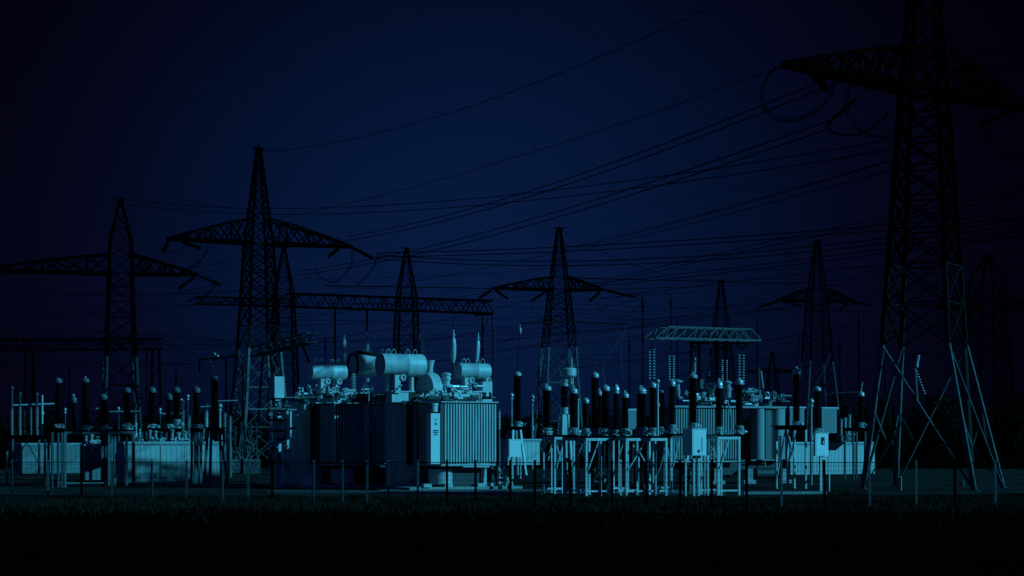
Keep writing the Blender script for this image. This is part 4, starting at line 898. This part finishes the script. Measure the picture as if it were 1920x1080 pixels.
loop('dim jumper loop right of the big pylon shaft', [(1872, 192), (1850, 205), (1844, 235), (1858, 265), (1885, 288), (1925, 296)], 107, .026, 4)
loop('shallow dim loop right of the big pylon at mid height', [(1770, 285), (1800, 282), (1830, 265), (1850, 255)], 107, .024, 2)
loop('jumper loop left of the tall left pylon', [(300, 462), (312, 474), (335, 470), (352, 455)], 190, .03)
loop('jumper loop hanging right of the left crossarm tip', [(390, 460), (382, 480), (368, 497), (345, 510)], 194, .03, 3)
loop('deep jumper loop under the right arm of the tall left pylon', [(660, 468), (658, 495), (645, 515), (625, 530), (605, 522), (590, 505)], 196, .03, 3)
loop('jumper loop under the right end string of the tall left pylon', [(705, 480), (700, 500), (686, 520), (668, 535)], 196, .03, 2)
loop('jumper loop under the middle pylon crossarm', [(1115, 565), (1130, 585), (1155, 597), (1180, 590), (1200, 572), (1205, 556)], 255, .035)
loop('jumper loop left of the middle pylon shaft', [(995, 570), (1000, 582), (1012, 595), (1022, 604)], 254, .035)
loop('jumper loop at the right end of the far left crossarm', [(405, 525), (400, 540), (385, 555), (350, 566)], 226, .035, 2)
# bars and droppers beside the middle pylon
b = MB(); b.tube(P(1073, 603, 135), P(1180, 608, 137), .055, n=8); b.tube(P(975, 606, 133), P(1024, 605, 134), .05, n=8); b.tube(P(1024, 605, 134), P(1073, 603, 135), .05, n=8)
bb = thing('bus_bar', 'thin level bar crossing the middle pylon with knob at its left end', 'bar', (0, 0, 0)); b.build('tube', 'dusk', bb)
b = MB(); q = P(975, 620, 133); b.tube(P(975, 606, 133), P(975, 622, 133), .02, n=6); b.lathe([(.06, -.2), (.1, -.05), (.1, .1), (.05, .2)], q, 10); b.build('knob', 'bright', bb)
def drop(label, pts, Y, r=.018, m='wire'):
    b = MB(); b.path(smooth_pts([P(x, y, Y) for x, y in pts], 5), r, 5); tag(b.build('dropper_wire', m), label, 'wire', 'dropper wires')
drop('slanting dropper from the level bar to the tallest middle insulator', [(1076, 606), (1098, 650), (1114, 674), (1115, 697)], 110, .016, 'steel')
drop('slanting dropper from the right end of the level bar', [(1178, 610), (1155, 645), (1132, 684), (1131, 700), (1135, 720)], 110, .016, 'steel')
drop('curved thin dropper above the stacked ring insulator', [(1172, 620), (1165, 650), (1166, 690), (1170, 716)], 110, .014, 'steel')
drop('pair of hanging wires from the knob to the lone black insulator', [(975, 622), (971, 660), (970, 696)], 135, .016)
drop('wire from the knob to the right round tank bushing', [(975, 623), (948, 640), (915, 652), (900, 655)], 125, .014)
drop('dropper above the bushing of the right small tank', [(915, 590), (912, 610), (900, 628), (897, 640)], 115, .016)
drop('dropper above the tall bushing of the bright transformer', [(850, 570), (850, 600), (850, 625)], 112, .012)
drop('dropper above the tallest right insulator', [(1500, 620), (1496, 660), (1493, 690)], 108, .014)
drop('bright dropper reaching up to the slim right pylon', [(1530, 722), (1538, 705), (1548, 690), (1556, 664)], 110, .016, 'frame')
drop('dark wire from the far insulator up to the big pylon', [(1614, 732), (1616, 715), (1640, 690), (1655, 672)], 125, .02)
drop('short bright dropper on the dim insulator by the big pylon', [(1614, 734), (1616, 722), (1617, 716)], 125, .035, 'galv')
drop('wire from the window cabinet insulator to the dim insulator', [(1540, 746), (1560, 738), (1585, 736), (1612, 735)], 112, .02, 'steel')
drop('wire above the tallest left group insulator', [(376, 676), (390, 670), (404, 700)], 114, .014, 'steel')
drop('wire over the middle of the pale container', [(298, 690), (290, 700), (286, 724)], 122, .02)
# small cross bar left of the tall left pylon
cb_ = thing('bus_bar', 'dark bar with bright knob left of the tall left pylon', 'bar', (P(410, 0, 140).x, 140, 0)); L = Vector(cb_.location)
b = MB(); b.bar(P(374, 674, 138)-L, P(446, 667, 142)-L, .12); b.bar(P(374, 674, 138)-L, P(374, 700, 138)-L, .1); b.bar(P(424, 672, 141)-L, Vector((P(424, 0, 141).x, 141, 0))-L, .1); b.build('bar', 'dark', cb_)
b = MB(); b.ball(P(402, 664, 140)-L, .12); b.ball(P(408, 668, 140)-L, .1); b.build('knob', 'galv', cb_)

# a bright rod hanging inside the big pylon
q = P(1722, 665, 101); hb = thing('arrester', 'bright tilted arrester rod hung between the legs of the big pylon', 'arrester', q); b = MB()
b.lathe([(.05, -.62), (.09, -.58), (.07, -.3), (.09, -.05), (.05, 0)], (0,0,0), 12, (.15, 0, 1)); b.build('rod', 'bright', hb)
b = MB(); b.bar((-.3, 0, .03), (.3, 0, .03), .14, .05); b.bar((-.25, 0, 0), (-.25, 0, -.2), .06); b.build('bracket', 'dark', hb)
b = MB()
for i in range(9): b.ball((.0+.05*i-.1, 0, -.8-.13*i), .05)
b.bar((-.15, 0, -.6), (-.02, 0, -2.2), .05); b.build('chain', 'galv', hb)

# ------------------------------------------------------------------ far wood
M['leaf'] = mat('far_foliage', (.012, .008, .006), .9, 0, .5, .4, spec=0)
def wood():
    vs = []; fs = []; rr = random.Random(3)
    for i in range(230):
        Y = rr.uniform(330, 430); x = rr.uniform(-.32, .32)*Y
        k = (x/Y+.02); right = 1 if k > .17 else 0
        h = rr.uniform(5.5, 8.5)*(1.25 if right else .8); R = rr.uniform(2, 3.6)
        for j in range(260):
            a = rr.uniform(0, 6.28); u = rr.uniform(-1, 1); rad = rr.random()**.4
            c = Vector((x + R*rad*math.sqrt(1-u*u)*math.cos(a), Y + R*rad*math.sqrt(1-u*u)*math.sin(a), max(.1, h*.55 + h*.48*u*rad)))
            n = Vector((rr.gauss(0,1), rr.gauss(0,1), rr.gauss(0,1))).normalized(); t = n.orthogonal().normalized()*rr.uniform(.25, .5); s = n.cross(t)
            o = len(vs); vs += [tuple(c+t), tuple(c+s*.7), tuple(c-t), tuple(c-s*.7)]; fs.append((o, o+1, o+2, o+3))
    b = MB(); b.v = vs; b.f = fs; o = b.build('far_wood', 'leaf'); tag(o, 'dark line of woodland along the horizon behind the substation', 'wood', kind='stuff')
wood()
scene.render.engine = 'CYCLES'
